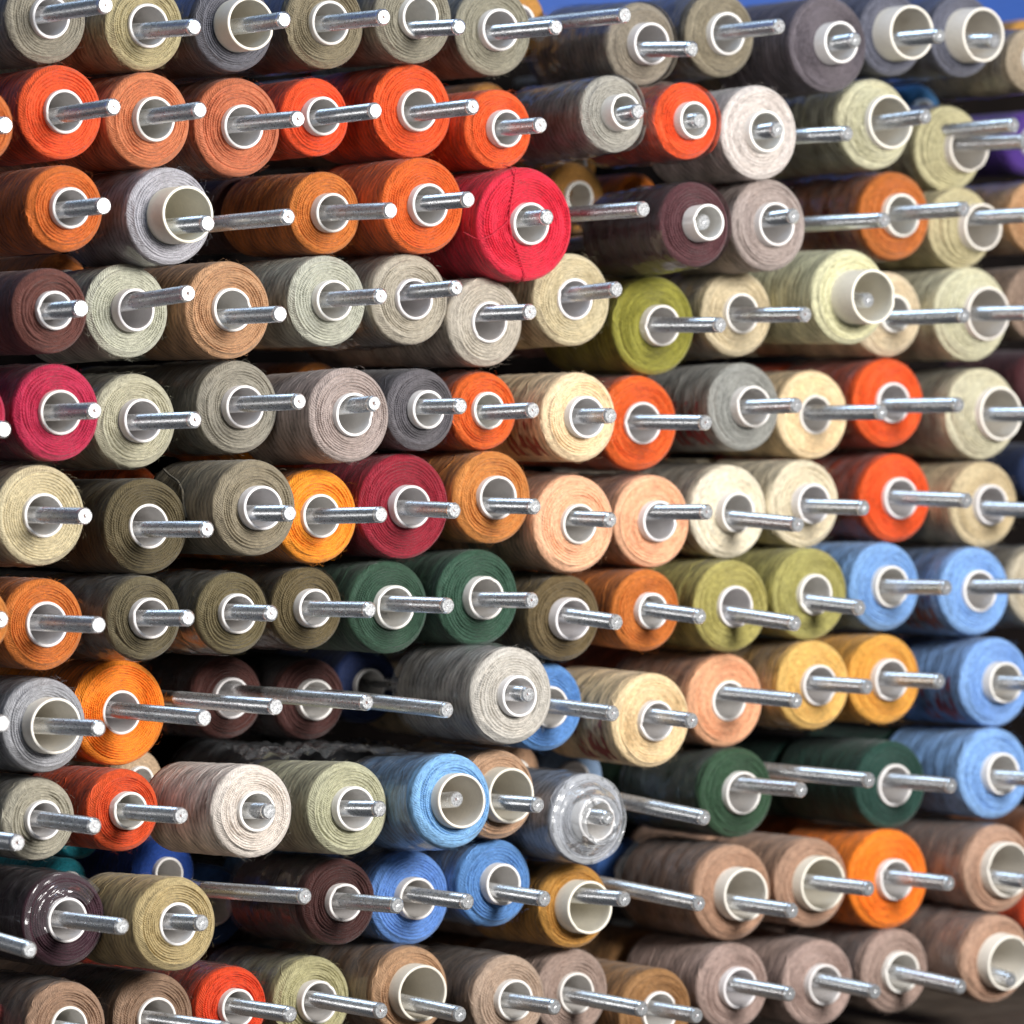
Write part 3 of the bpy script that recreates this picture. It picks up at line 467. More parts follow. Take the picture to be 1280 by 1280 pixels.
RODS = [
 ('steel rod through the grey-taupe spool, first from left in the top row', [-236.4, 0.0, 848.4], -0.005),
 ('steel rod through the khaki beige spool between the grey-taupe and slate grey spools', [-186.8, 0.0, 839.9], 0.027),
 ('steel rod through the slate grey spool on a wide cream tube', [-135.4, 0.0, 845.8], -0.007),
 ('steel rod through the olive taupe spool between the slate grey and grey-taupe spools', [-77.6, -0.7, 849.7], 0.01),
 ('steel rod through the grey-taupe spool between the olive taupe and grey-taupe spools', [-31.4, 0.7, 846.9], 0.037),
 ('steel rod through the grey-taupe spool between two grey-taupe spools', [27.7, 0.0, 849.4], 0.015),
 ('steel rod through the grey-taupe spool in clear film', [113.6, 0.0, 841.7], 0.057),
 ('steel rod through the olive taupe spool between the grey-taupe and dark mauve-grey spools', [170.4, 0.0, 856.2], -0.0),
 ('steel rod through the dark mauve-grey spool between the olive taupe and blue-grey spools', [221.0, 0.0, 851.1], -0.043),
 ('steel rod through the blue-grey spool between the dark mauve-grey and blue-grey spools', [275.2, -4.2, 855.4], 0.009),
 ('steel rod through the blue-grey spool between the blue-grey and dull beige spools', [320.2, 4.2, 855.1], 0.053),
 ('steel rod through the dull beige spool at the right end of the top row', [364.5, 0.0, 846.6], -0.006),
 ('steel rod through the dark orange spool cut off by the left edge', [-291.2, 0.0, 788.3], 0.017),
 ('steel rod through the bright red-orange spool between the dark orange and terracotta spools', [-231.9, 0.0, 799.2], -0.023),
 ('steel rod through the terracotta spool between the bright red-orange and terracotta spools', [-183.7, 0.0, 799.3], -0.014),
 ('steel rod through the terracotta spool between the terracotta and bright red-orange spools', [-127.5, 0.0, 796.9], 0.004),
 ('steel rod through the bright red-orange spool between the terracotta and bright red-orange spools', [-82.1, 0.0, 802.6], -0.012),
 ('steel rod through the bright red-orange spool between the bright red-orange and orange spools', [-24.8, -1.9, 806.5], -0.011),
 ('steel rod through the orange spool between the bright red-orange and grey spools', [19.1, 1.9, 798.8], 0.005),
 ('steel rod through the grey spool in clear film', [78.4, -0.8, 807.8], -0.062),
 ('steel rod through the bright red-orange spool in clear film', [118.6, 0.8, 804.6], -0.013),
 ('steel rod through the pale pink-beige spool, tenth from left in the second row', [169.2, 0.0, 801.5], -0.04),
 ('steel rod through the pale green-beige spool, eleventh from left in the second row', [269.2, 0.0, 811.9], -0.035),
 ('steel rod through the pale green-beige spool at the right end of the second row', [339.2, 0.0, 800.3], 0.024),
 ('steel rod through the burnt orange spool, first from left in the third row', [-237.6, 0.0, 751.0], -0.012),
 ('steel rod through the silver grey spool between two burnt orange spools', [-179.3, 0.0, 743.8], -0.01),
 ('steel rod through the burnt orange spool between the silver grey and orange spools', [-73.8, -1.1, 752.6], 0.014),
 ('steel rod through the orange spool between the burnt orange and crimson red spools', [-28.4, -3.1, 759.2], -0.009),
 ('steel rod through the large crimson red spool with loose threads across its end', [24.9, 4.2, 751.7], -0.013),
 ('steel rod through the dark maroon spool in clear film', [121.3, 0.0, 751.4], -0.072),
 ('steel rod through the mauve-beige spool between the dark maroon and burnt orange spools', [180.1, 0.0, 755.8], -0.043),
 ('steel rod through the burnt orange spool between the mauve-beige and pale green-beige spools', [293.1, -3.5, 762.1], -0.009),
 ('steel rod through the pale green-beige spool between the burnt orange and tan spools', [339.2, -2.6, 759.9], 0.001),
 ('steel rod through the dark brown spool at the left end of the fourth row', [-250.2, 0.0, 701.0], -0.02),
 ('steel rod through the pale grey-green spool between the dark brown and tan spools', [-190.5, 0.0, 709.2], -0.055),
 ('steel rod through the tan spool between two pale grey-green spools', [-137.9, 0.0, 699.7], -0.008),
 ('steel rod through the pale grey-green spool between the tan and grey-beige spools', [-79.6, -1.2, 709.4], -0.013),
 ('steel rod through the grey-beige spool between the pale grey-green and grey-beige spools', [-33.2, 0.5, 714.3], -0.029),
 ('steel rod through the grey-beige spool between the grey-beige and pale beige spools', [12.0, 0.7, 702.7], -0.004),
 ('steel rod through the pale beige spool between the grey-beige and olive green spools', [65.4, 0.0, 715.1], -0.041),
 ('steel rod through the olive green spool between two pale beige spools', [132.0, 0.0, 697.3], 0.017),
 ('steel rod through the pale beige spool between the olive green and pale cream-green spools', [185.3, -3.7, 703.4], 0.012),
 ('steel rod through the pale cream-green spool on a wide cream tube', [232.8, 3.7, 711.8], 0.021),
 ('steel rod through the pale beige spool, eleventh from left in the fourth row', [289.8, -7.8, 704.1], -0.006),
 ('steel rod through the pale green-beige spool between the pale beige and brown taupe spools', [338.9, -3.1, 706.3], 0.004),
 ('steel rod through the crimson spool cut off by the left edge', [-292.2, 0.0, 642.4], -0.001),
 ('steel rod through the crimson spool between the crimson and pale olive-grey spools', [-242.8, 0.0, 651.5], -0.017),
 ('steel rod through the pale olive-grey spool between the crimson and grey-taupe spools', [-186.7, 0.0, 647.1], -0.019),
 ('steel rod through the grey-taupe spool between the pale olive-grey and mauve-grey spools', [-128.4, -2.6, 656.3], -0.021),
 ('steel rod through the mauve-grey spool between the grey-taupe and charcoal spools', [-81.3, 2.6, 655.5], -0.05),
 ('steel rod through the charcoal spool between the mauve-grey and orange spools', [-31.0, 0.0, 654.2], -0.007),
 ('steel rod through the orange spool between the charcoal and pale peach spools', [13.2, 0.0, 652.2], -0.026),
 ('steel rod through the pale peach spool between two orange spools', [61.6, 0.0, 649.4], -0.007),
 ('steel rod through the orange spool between the pale peach and grey spools', [122.6, 0.0, 645.8], 0.007),
 ('steel rod through the grey spool between the orange and pale peach spools', [182.1, 0.0, 655.1], -0.02),
 ('steel rod through the pale peach spool between the grey and bright red-orange spools', [239.4, 0.0, 651.5], -0.004),
 ('steel rod through the bright red-orange spool, twelfth from left in the fifth row', [292.3, 0.0, 655.6], -0.007),
 ('steel rod through the pale green-beige spool at the right end of the fifth row', [347.4, 0.0, 650.5], 0.002),
 ('steel rod through the pale beige spool cut off by the left edge', [-248.1, 0.0, 600.4], -0.004),
 ('steel rod through the dark olive-brown spool between the pale beige and taupe spools', [-179.9, -0.2, 593.2], -0.017),
 ('steel rod through the taupe spool between the dark olive-brown and amber orange spools', [-132.7, -0.4, 600.6], -0.015),
 ('steel rod through the amber orange spool between the taupe and dark crimson spools', [-84.9, -9.6, 599.6], -0.027),
 ('steel rod through the dark crimson spool between the amber orange and tan orange spools', [-33.8, 1.6, 601.0], 0.013),
 ('steel rod through the tan orange spool between the dark crimson and peach spools', [17.1, 4.1, 602.6], 0.001),
 ('steel rod through the peach spool between the tan orange and peach spools', [64.8, 4.5, 595.2], 0.01),
 ('steel rod through the peach spool between the peach and cream white spools', [123.5, 0.0, 598.8], -0.017),
 ('steel rod through the cream white spool between the peach and pale beige spools', [180.7, -3.2, 591.6], 0.043),
 ('steel rod through the pale beige spool between the cream white and bright red-orange spools', [229.8, 3.2, 600.0], 0.005),
 ('steel rod through the bright red-orange spool between two pale beige spools', [298.1, 0.0, 603.4], 0.015),
 ('steel rod through the pale beige spool at the right end of the sixth row', [347.5, 0.0, 597.4], 0.016),
 ('steel rod through the burnt orange spool, first from left in the seventh row', [-293.9, 0.0, 551.2], -0.074),
 ('steel rod through the burnt orange spool between the burnt orange and dark olive-brown spools', [-240.7, 0.0, 547.4], -0.014),
 ('steel rod through the dark olive-brown spool, third from left in the seventh row', [-190.7, 0.0, 549.7], -0.032),
 ('steel rod through the dark olive-brown spool between two dark olive-brown spools', [-143.1, 0.0, 551.0], -0.013),
 ('steel rod through the dark olive-brown spool, fifth from left in the seventh row', [-85.5, 0.0, 551.6], -0.02),
 ('steel rod through the dark green spool between the dark olive-brown and dark green spools', [-38.9, 0.0, 552.7], -0.008),
 ('steel rod through the dark green spool between the dark green and dark olive-brown spools', [12.7, 0.0, 554.5], -0.024),
 ('steel rod through the dark olive-brown spool between the dark green and burnt orange spools', [65.5, 0.0, 542.0], 0.047),
 ('steel rod through the burnt orange spool between the dark olive-brown and olive yellow spools', [119.1, 0.0, 543.8], 0.049),
 ('steel rod through the olive yellow spool between the burnt orange and olive yellow spools', [178.3, -4.1, 539.0], 0.057),
 ('steel rod through the olive yellow spool between the olive yellow and light blue spools', [227.8, 4.1, 546.1], 0.043),
 ('steel rod through the light blue spool between the olive yellow and light blue spools', [283.9, 0.0, 556.0], -0.015),
 ('steel rod through the light blue spool between the light blue and pale beige spools', [336.6, -3.9, 555.9], -0.033),
 ('steel rod through the silver grey spool cut off by the left edge', [-240.7, 0.0, 497.2], -0.03),
 ('steel rod through the vivid orange spool between the silver grey and dark maroon spools', [-181.5, 0.0, 500.3], -0.005),
 ('steel rod through the dark maroon spool between the vivid orange and dark maroon spools', [-87.1, 0.0, 504.9], -0.004),
 ('steel rod through the dark maroon spool between the dark maroon and light grey spools', [-39.4, 0.0, 499.6], 0.014),
 ('steel rod through the light grey spool between the dark maroon and mid blue spools', [10.2, 0.0, 506.2], -0.004),
 ('steel rod through the mid blue spool between the light grey and pale peach spools', [63.4, 0.0, 494.6], 0.023),
 ('steel rod through the pale peach spool between the mid blue and peach spools', [113.8, 0.0, 489.2], 0.024),
 ('steel rod through the peach spool between the pale peach and yellow ochre spools', [181.6, -1.0, 497.7], 0.017),
 ('steel rod through the yellow ochre spool between the peach and amber ochre spools', [230.5, 1.0, 503.6], -0.002),
 ('steel rod through the amber ochre spool between the yellow ochre and light blue spools', [279.2, 0.0, 505.2], -0.014),
 ('steel rod through the light blue spool at the right end of the eighth row', [349.7, 0.0, 501.7], -0.017),
 ('steel rod through the grey-taupe spool, first from left in the ninth row', [-243.1, 0.0, 449.6], -0.003),
 ('steel rod through the bright red-orange spool, second from left in the ninth row', [-194.7, 0.0, 452.6], -0.028),
 ('steel rod through the pale pink-beige spool, third from left in the ninth row', [-144.5, 0.0, 452.7], -0.049),
 ('steel rod through the pale olive-grey spool, fourth from left in the ninth row', [-80.5, -1.1, 451.2], -0.057),
 ('steel rod through the sky blue spool on a wide cream tube', [-32.9, 1.1, 453.9], -0.104),
 ('steel rod through the tan spool between the sky blue and blue-grey spools', [15.9, -0.4, 449.0], -0.022),
 ('steel rod through the blue-grey spool with film crumpled over its end', [60.3, 0.4, 440.3], -0.003),
 ('steel rod through the dark green spool between the blue-grey and dark teal green spools', [185.5, 0.0, 449.9], -0.006),
 ('steel rod through the dark teal green spool between the dark green and light blue spools', [287.6, 0.0, 448.1], -0.006),
 ('steel rod through the light blue spool at the right end of the ninth row', [347.9, 0.0, 449.0], -0.021),
 ('steel rod through the dark plum spool in torn clear film', [-228.7, -1.4, 400.1], -0.026),
 ('steel rod through the khaki beige spool between the dark plum and dark maroon spools', [-182.3, 1.4, 399.0], -0.059),
 ('steel rod through the dark maroon spool between the khaki beige and mid blue spools', [-71.7, -3.9, 402.2], -0.037),
 ('steel rod through the mid blue spool between the dark maroon and mid blue spools', [-25.3, 2.5, 401.0], -0.008),
 ('steel rod through the mid blue spool between the mid blue and ochre spools', [21.3, 1.4, 400.1], 0.008),
 ('steel rod through the ochre spool on a wide cream tube', [70.5, 0.0, 397.6], -0.033),
 ('steel rod through the tan spool between the ochre and tan spools', [179.7, 0.0, 385.5], 0.004),
 ('steel rod through the tan spool between the tan and vivid orange spools', [231.0, 0.0, 394.7], -0.006),
 ('steel rod through the vivid orange spool between two tan spools', [286.1, 0.0, 394.8], -0.009),
 ('steel rod through the tan spool at the right end of the tenth row', [341.1, 0.0, 392.9], 0.005),
 ('steel rod through the brown tan spool at the left end of the bottom row', [-230.3, 0.0, 345.6], -0.029),
 ('steel rod through the brown tan spool between the brown tan and bright red-orange spools', [-172.8, -5.0, 346.3], -0.031),
 ('steel rod through the bright red-orange spool, third from left in the bottom row', [-129.2, 5.0, 349.9], -0.02),
 ('steel rod through the pale olive-grey spool, fourth from left in the bottom row', [-79.0, 0.0, 348.9], -0.005),
 ('steel rod through the brown tan spool on a wide cream tube', [-31.6, 0.0, 344.0], 0.019),
 ('steel rod through the grey-tan spool between the brown tan and grey-tan spools', [26.9, 0.0, 344.0], -0.017),
 ('steel rod through the grey-tan spool between the grey-tan and brown spools', [76.9, -7.1, 340.4], 0.011),
 ('steel rod through the brown spool between two grey-tan spools', [122.0, 7.1, 332.5], 0.001),
 ('steel rod through the grey-tan spool between the brown and grey-tan spools', [177.9, 0.0, 341.2], 0.009),
 ('steel rod through the grey-tan spool between two grey-tan spools', [235.2, 0.0, 338.8], 0.03),
 ('steel rod through the grey-tan spool between the grey-tan and tan spools', [288.6, -7.1, 338.7], 0.043),
 ('steel rod through the tan spool at the right end of the bottom row', [335.4, 7.1, 338.2], 0.12),
 ('long steel rod pointing right below the blue wall, its spool hidden', [70.6, 0.0, 857.5], 0.006),
 ('steel rod emerging behind the silver grey spool on a wide cream tube', [-133.1, 0.0, 748.1], -0.015),
 ('steel rod emerging behind the large crimson red spool', [82.5, 0.0, 757.1], -0.004),
 ('steel rod crossing from the pale pink-beige spool to the pale green-beige one', [215.9, 0.0, 800.8], 0.016),
 ('steel rod from behind the pale green-beige spool below the dark mauve-grey one', [330.5, 0.0, 809.1], -0.008),
 ('steel rod from behind the mauve-beige spool over the burnt orange winding', [241.1, 0.0, 755.0], 0.002),
 ('steel rod emerging behind the vivid orange spool onto the dark maroon spool', [-140.5, 0.0, 504.4], -0.006),
 ('steel rod tip at left edge beside the silver grey spool', [-293.3, 0.0, 501.3], -0.016),
 ('steel rod emerging behind the film-covered blue-grey spool', [121.9, 0.0, 437.7], 0.053),
 ('steel rod emerging behind the dark green spool towards the teal green one', [231.3, 0.0, 453.2], -0.0),
 ('steel rod tip at left edge below the grey-taupe spool', [-285.2, 0.0, 443.5], -0.005),
 ('steel rod tip at left edge below the dark plum spool', [-278.6, 0.0, 391.4], 0.05),
 ('long steel rod above the dark maroon spool, behind the khaki beige one', [-123.8, 0.0, 409.2], -0.044),
 ('steel rod emerging behind the ochre spool over the tan winding', [118.4, 0.0, 392.6], 0.038),
]
BACK = [
 ('ochre thread spool mostly hidden behind the grey-taupe spools in the top row', [0.4729, 0.2245, 0.049], [85.4, 125.0, 863.0], 20.1),
 ('ochre thread spool deep in the gap right of the orange spool', [0.4389, 0.1959, 0.0357], [147.7, 165.0, 789.1], 18.3),
 ('ochre thread spool deep behind the large crimson red spool', [0.4123, 0.1957, 0.0402], [141.2, 150.0, 770.1], 19.8),
 ('bright orange thread spool deep above the dark maroon spool', [0.732, 0.1977, 0.0178], [183.9, 150.0, 771.2], 13.8),
 ('steel blue thread spool deep behind the pale green-beige spools', [0.0534, 0.1874, 0.385], [382.5, 150.0, 825.5], 16.7),
 ('purple thread spool at the right edge', [0.0716, 0.0259, 0.2109], [448.1, 130.0, 809.1], 18.5),
 ('ochre thread spool below the blue wall at top right', [0.5202, 0.2554, 0.0499], [462.4, 150.0, 870.3], 12.9),
 ('navy blue thread spool deep behind the light grey spool', [0.0121, 0.0252, 0.0889], [-1.1, 140.0, 504.9], 20.6),
 ('royal blue thread spool deep above the khaki beige spool', [0.0156, 0.0687, 0.3433], [-124.9, 140.0, 410.4], 18.7),
 ('dark blue thread spool deep beside the dark maroon and khaki beige spools', [0.027, 0.0886, 0.2414], [-90.9, 150.0, 390.5], 21.8),
 ('teal thread spool deep above the dark plum spool', [0.021, 0.3122, 0.3875], [-182.7, 140.0, 409.0], 12.1),
 ('teal thread spool deep below the bright red-orange spool at lower left', [0.021, 0.3122, 0.3875], [-169.9, 150.0, 433.4], 14.3),
 ('mid blue thread spool deep behind the tan spool winding', [0.0527, 0.15, 0.4472], [174.7, 150.0, 396.3], 18.1),
 ('tan thread spool deep between the vivid orange and pale pink-beige spools', [0.5479, 0.3923, 0.2513], [-135.6, 150.0, 459.2], 15.8),
 ('burnt orange thread spool deep above the mauve-grey spool', [0.4715, 0.1638, 0.031], [-18.4, 160.0, 662.9], 15.5),
 ('orange thread spool deep below the mauve-grey spool', [0.7313, 0.1654, 0.0223], [-26.2, 150.0, 632.6], 16.9),
 ('dark orange thread spool deep behind the pale grey-green spool', [0.4267, 0.1292, 0.0227], [-173.7, 160.0, 718.0], 15.7),
 ('orange thread spool deep between the taupe and pale olive-grey spools', [0.6181, 0.1054, 0.0175], [-135.4, 150.0, 610.6], 12.9),
 ('tan thread spool partly hidden behind the sky blue spool', [0.4743, 0.2799, 0.1666], [72.8, 110.0, 455.8], 19.3),
 ('silver blue thread spool deep above the film-covered blue-grey spool', [0.2149, 0.3092, 0.4572], [124.0, 130.0, 450.1], 22.6),
 ('burnt orange thread spool deep behind the vivid orange spool at lower right', [0.5178, 0.1463, 0.0271], [299.5, 150.0, 403.5], 17.3),
 ('terracotta thread spool deep above the pale peach spool', [0.5004, 0.158, 0.0846], [186.4, 140.0, 499.5], 21.4),
 ('ochre thread spool deep above the orange spool in the second row', [0.4282, 0.1958, 0.0481], [84.9, 150.0, 818.2], 13.5),
 ('mauve-grey thread spool deep between the pale beige and olive green spools', [0.3218, 0.2668, 0.2872], [122.6, 120.0, 699.2], 17.3),
 ('dark brown thread spool deep behind the silver grey spool on a cream tube', [0.079, 0.0299, 0.0237], [-74.6, 140.0, 755.5], 20.3),
 ('dark brown thread spool deep behind the dark maroon spool', [0.0674, 0.0255, 0.0216], [185.7, 150.0, 758.9], 18.4),
 ('red-orange thread spool at the right edge', [0.6719, 0.0687, 0.0171], [471.9, 150.0, 355.5], 11.4),
 ('dark maroon thread spool deep at the right edge below the brown taupe spool', [0.0672, 0.0163, 0.0196], [447.5, 120.0, 670.8], 17.6),
 ('navy blue thread spool deep at the right edge above the light blue spools', [0.0121, 0.0252, 0.0786], [459.0, 130.0, 616.2], 17.7),
 ('brown thread spool deep at the right edge below the light blue spools', [0.1915, 0.0692, 0.0272], [465.7, 140.0, 403.7], 15.4),
 ('charcoal thread spool in clear film, deep behind the pale pink-beige spool', [0.063, 0.063, 0.0683], [-68.7, 122.0, 452.4], 23.1),
 ('charcoal thread spool in clear film, deep behind the pale olive-grey spool', [0.0562, 0.0578, 0.0646], [-15.8, 128.0, 448.4], 24.9),
 ('dark red thread spool in the bottom left corner', [0.1096, 0.0129, 0.011], [-256.3, 80.0, 336.4], 19.9),
]
SECOND = [
 ('khaki beige thread spool deep behind the second spool of the top row', [0.4106, 0.3468, 0.1927], [-186.8, 134.5, 845.4], 23.7, 10.8),
 ('slate grey thread spool deep behind the slate grey spool on a wide cream tube', [0.1221, 0.1196, 0.1379], [-135.4, 127.9, 845.3], 21.9, 10.8),
 ('olive taupe thread spool deep behind the fourth spool of the top row', [0.2222, 0.1846, 0.1166], [-77.6, 141.4, 850.9], 22.6, 10.8),
 ('grey-taupe thread spool deep behind the grey-taupe spool between two grey-taupe spools', [0.274, 0.2541, 0.1898], [27.7, 139.9, 852.5], 23.9, 10.8),
 ('grey-taupe thread spool deep behind the eighth spool of the top row', [0.2653, 0.2271, 0.1732], [170.4, 135.9, 855.3], 21.9, 10.8),
 ('olive taupe thread spool deep behind the ninth spool of the top row', [0.2413, 0.2052, 0.1405], [221.0, 105.8, 847.2], 22.1, 10.8),
 ('blue-grey thread spool deep behind the tenth spool of the top row', [0.1072, 0.1095, 0.1431], [275.2, 121.0, 859.6], 24.2, 10.8),
 ('terracotta thread spool deep behind the terracotta spool between the bright red-orange and terracotta spools', [0.568, 0.1835, 0.0778], [-183.7, 129.8, 796.2], 23.4, 10.8),
 ('terracotta thread spool deep behind the terracotta spool between the terracotta and bright red-orange spools', [0.5302, 0.1582, 0.0734], [-127.5, 140.4, 796.0], 23.8, 10.8),
 ('grey-taupe thread spool deep behind the sixth spool of the second row', [0.2575, 0.2346, 0.1765], [-24.8, 137.1, 806.9], 24.1, 10.8),
 ('grey-taupe thread spool deep behind the seventh spool of the second row', [0.274, 0.2541, 0.1898], [19.1, 126.3, 798.9], 21.6, 10.8),
 ('pale green-beige thread spool deep behind the eleventh spool of the second row', [0.5637, 0.5393, 0.3664], [269.2, 129.1, 807.7], 24.0, 10.8),
 ('blue-grey thread spool deep behind the twelfth spool of the second row', [0.1171, 0.1196, 0.1549], [339.2, 151.6, 801.0], 23.2, 10.8),
 ('orange thread spool deep behind the orange spool between the burnt orange and crimson red spools', [0.673, 0.1204, 0.0169], [-28.4, 121.8, 757.1], 22.4, 10.8),
 ('burnt orange thread spool deep behind the eighth spool of the third row', [0.5, 0.1462, 0.0288], [293.1, 139.1, 759.9], 23.3, 10.8),
 ('pale grey-green thread spool deep behind the tan spool between two pale grey-green spools', [0.4562, 0.4562, 0.3736], [-137.9, 131.6, 702.2], 24.1, 10.8),
 ('grey-beige thread spool deep behind the fifth spool of the fourth row', [0.4328, 0.3866, 0.3076], [-33.2, 129.3, 707.3], 22.8, 10.8),
 ('grey-beige thread spool deep behind the sixth spool of the fourth row', [0.4896, 0.4398, 0.3638], [12.0, 124.7, 697.8], 21.9, 10.8),
 ('pale beige thread spool deep behind the ninth spool of the fourth row', [0.6144, 0.5152, 0.3382], [185.3, 141.5, 705.8], 23.0, 10.8),
 ('pale beige thread spool deep behind the eleventh spool of the fourth row', [0.6834, 0.5651, 0.3872], [289.8, 143.3, 705.8], 21.6, 10.8),
 ('pale grey-green thread spool deep behind the third spool of the fifth row', [0.4967, 0.4967, 0.3945], [-186.7, 143.4, 645.6], 22.8, 10.8),
 ('taupe thread spool deep behind the fourth spool of the fifth row', [0.257, 0.216, 0.1464], [-128.4, 139.4, 652.5], 23.3, 10.8),
 ('amber orange thread spool deep behind the fifth spool of the fifth row', [0.9063, 0.3039, 0.0224], [-81.3, 108.6, 645.9], 23.9, 10.8),
 ('orange thread spool deep behind the orange spool between the pale peach and grey spools', [0.7156, 0.1157, 0.0171], [122.6, 142.2, 646.0], 23.7, 10.8),
 ('pale beige thread spool deep behind the grey spool between the orange and pale peach spools', [0.6144, 0.5152, 0.3382], [182.1, 131.9, 653.0], 22.7, 10.8),
 ('pale peach thread spool deep behind the eleventh spool of the fifth row', [0.8577, 0.6591, 0.4003], [239.4, 146.6, 650.1], 21.6, 10.8),
 ('bright red-orange thread spool deep behind the twelfth spool of the fifth row', [0.7595, 0.0972, 0.0147], [292.3, 145.3, 656.5], 23.3, 10.8),
 ('pale green-beige thread spool deep behind the thirteenth spool of the fifth row', [0.6092, 0.571, 0.4069], [347.4, 133.7, 651.0], 23.3, 10.8),
 ('dark olive-brown thread spool deep behind the second spool of the sixth row', [0.1137, 0.0887, 0.0438], [-179.9, 141.2, 592.7], 22.4, 10.8),
 ('amber orange thread spool deep behind the fourth spool of the sixth row', [0.9063, 0.3039, 0.0224], [-84.9, 134.1, 596.4], 23.2, 10.8),
 ('peach thread spool deep behind the peach spool between the tan orange and peach spools', [0.8697, 0.4814, 0.287], [64.8, 118.4, 593.3], 23.8, 10.8),
 ('cream white thread spool deep behind the ninth spool of the sixth row', [0.8366, 0.7607, 0.5958], [180.7, 142.8, 599.9], 22.5, 10.8),
 ('pale beige thread spool deep behind the tenth spool of the sixth row', [0.7131, 0.6242, 0.4508], [229.8, 143.1, 601.8], 23.8, 10.8),
 ('bright red-orange thread spool deep behind the eleventh spool of the sixth row', [0.7746, 0.0951, 0.0159], [298.1, 149.1, 604.7], 23.3, 10.8),
 ('dark olive-brown thread spool deep behind the third spool of the seventh row', [0.1349, 0.1095, 0.0594], [-190.7, 123.4, 546.1], 23.1, 10.8),
 ('dark olive-brown thread spool deep behind the fifth spool of the seventh row', [0.1266, 0.0954, 0.044], [-85.5, 143.1, 549.5], 24.2, 10.8),
 ('dark green thread spool deep behind the sixth spool of the seventh row', [0.0341, 0.0798, 0.0488], [-38.9, 139.1, 549.8], 23.5, 10.8),
 ('dark green thread spool deep behind the seventh spool of the seventh row', [0.0331, 0.084, 0.0519], [12.7, 136.7, 552.7], 21.9, 10.8),
 ('burnt orange thread spool deep behind the ninth spool of the seventh row', [0.5548, 0.1612, 0.0259], [119.1, 129.7, 548.7], 24.1, 10.8),
 ('vivid orange thread spool deep behind the second spool of the eighth row', [0.9136, 0.2579, 0.0182], [-181.5, 173.5, 498.4], 24.3, 10.8),
 ('pale peach thread spool deep behind the sixth spool of the eighth row', [0.8016, 0.6046, 0.3505], [63.4, 145.9, 496.5], 22.5, 10.8),
 ('yellow ochre thread spool deep behind the ninth spool of the eighth row', [0.7527, 0.4632, 0.1335], [230.5, 128.4, 502.4], 23.7, 10.8),
 ('dark teal green thread spool deep behind the tenth spool of the eighth row', [0.0162, 0.0575, 0.0425], [279.2, 132.9, 503.2], 23.5, 10.8),
 ('light blue thread spool deep behind the eleventh spool of the eighth row', [0.2172, 0.3912, 0.7344], [349.7, 124.8, 499.8], 23.9, 10.8),
 ('dark green thread spool deep behind the eighth spool of the ninth row', [0.0306, 0.0758, 0.0377], [185.5, 140.6, 444.6], 22.7, 10.8),
 ('dark teal green thread spool deep behind the ninth spool of the ninth row', [0.0162, 0.0575, 0.0425], [287.6, 136.0, 444.8], 22.9, 10.8),
 ('dark teal green thread spool deep behind the tenth spool of the ninth row', [0.0162, 0.0575, 0.0425], [347.9, 118.4, 448.7], 23.2, 10.8),
 ('sky blue thread spool deep behind the fourth spool of the tenth row', [0.2145, 0.4279, 0.7063], [-25.3, 141.2, 398.3], 23.3, 10.8),
 ('grey-tan thread spool deep behind the ochre spool on a wide cream tube', [0.3491, 0.2547, 0.2105], [70.5, 125.8, 388.1], 21.8, 10.8),
 ('tan thread spool deep behind the tan spool between the tan and vivid orange spools', [0.4191, 0.255, 0.1717], [231.0, 131.8, 393.7], 23.5, 10.8),
 ('tan thread spool deep behind the tan spool at the right end of the tenth row', [0.4576, 0.2799, 0.1915], [341.1, 107.5, 398.4], 23.0, 10.8),
 ('brown tan thread spool deep behind the second spool of the bottom row', [0.3386, 0.2093, 0.1358], [-172.8, 148.0, 343.0], 22.5, 10.8),
 ('bright red-orange thread spool deep behind the third spool of the bottom row', [0.7145, 0.062, 0.0148], [-129.2, 143.4, 346.8], 21.6, 10.8),
 ('dark maroon thread spool deep behind the fourth spool of the bottom row', [0.0536, 0.0162, 0.014], [-79.0, 150.4, 347.4], 21.6, 10.8),
 ('grey-tan thread spool deep behind the brown tan spool on a wide cream tube', [0.4203, 0.3056, 0.2263], [-31.6, 130.1, 352.2], 22.2, 10.8),
 ('grey-tan thread spool deep behind the sixth spool of the bottom row', [0.4203, 0.3056, 0.2263], [26.9, 129.4, 342.7], 21.8, 10.8),
 ('brown thread spool deep behind the grey-tan spool between the grey-tan and brown spools', [0.3191, 0.1628, 0.0617], [76.9, 141.1, 343.5], 22.6, 10.8),
 ('brown thread spool deep behind the grey-tan spool between the brown and grey-tan spools', [0.3191, 0.1628, 0.0617], [177.9, 137.9, 340.6], 23.4, 10.8),
 ('grey-tan thread spool deep behind the grey-tan spool between two grey-tan spools', [0.3686, 0.2628, 0.2178], [235.2, 135.5, 340.3], 22.6, 10.8),
 ('grey-tan thread spool deep behind the eleventh spool of the bottom row', [0.3686, 0.2628, 0.2178], [288.6, 133.0, 344.4], 23.2, 10.8),
]
LOOSE = [
 ('crumpled clear film lying above the pale olive-grey and pale pink-beige spools', -93, 1, 85, 150, 462, 3),
 ('scrap of clear film below the dark olive-brown spools in the seventh row', -154, -36, 60, 120, 532, 4),
 ('scrap of clear film beside the dark maroon spool in clear film', 100, 150, 70, 130, 742, 5),
]

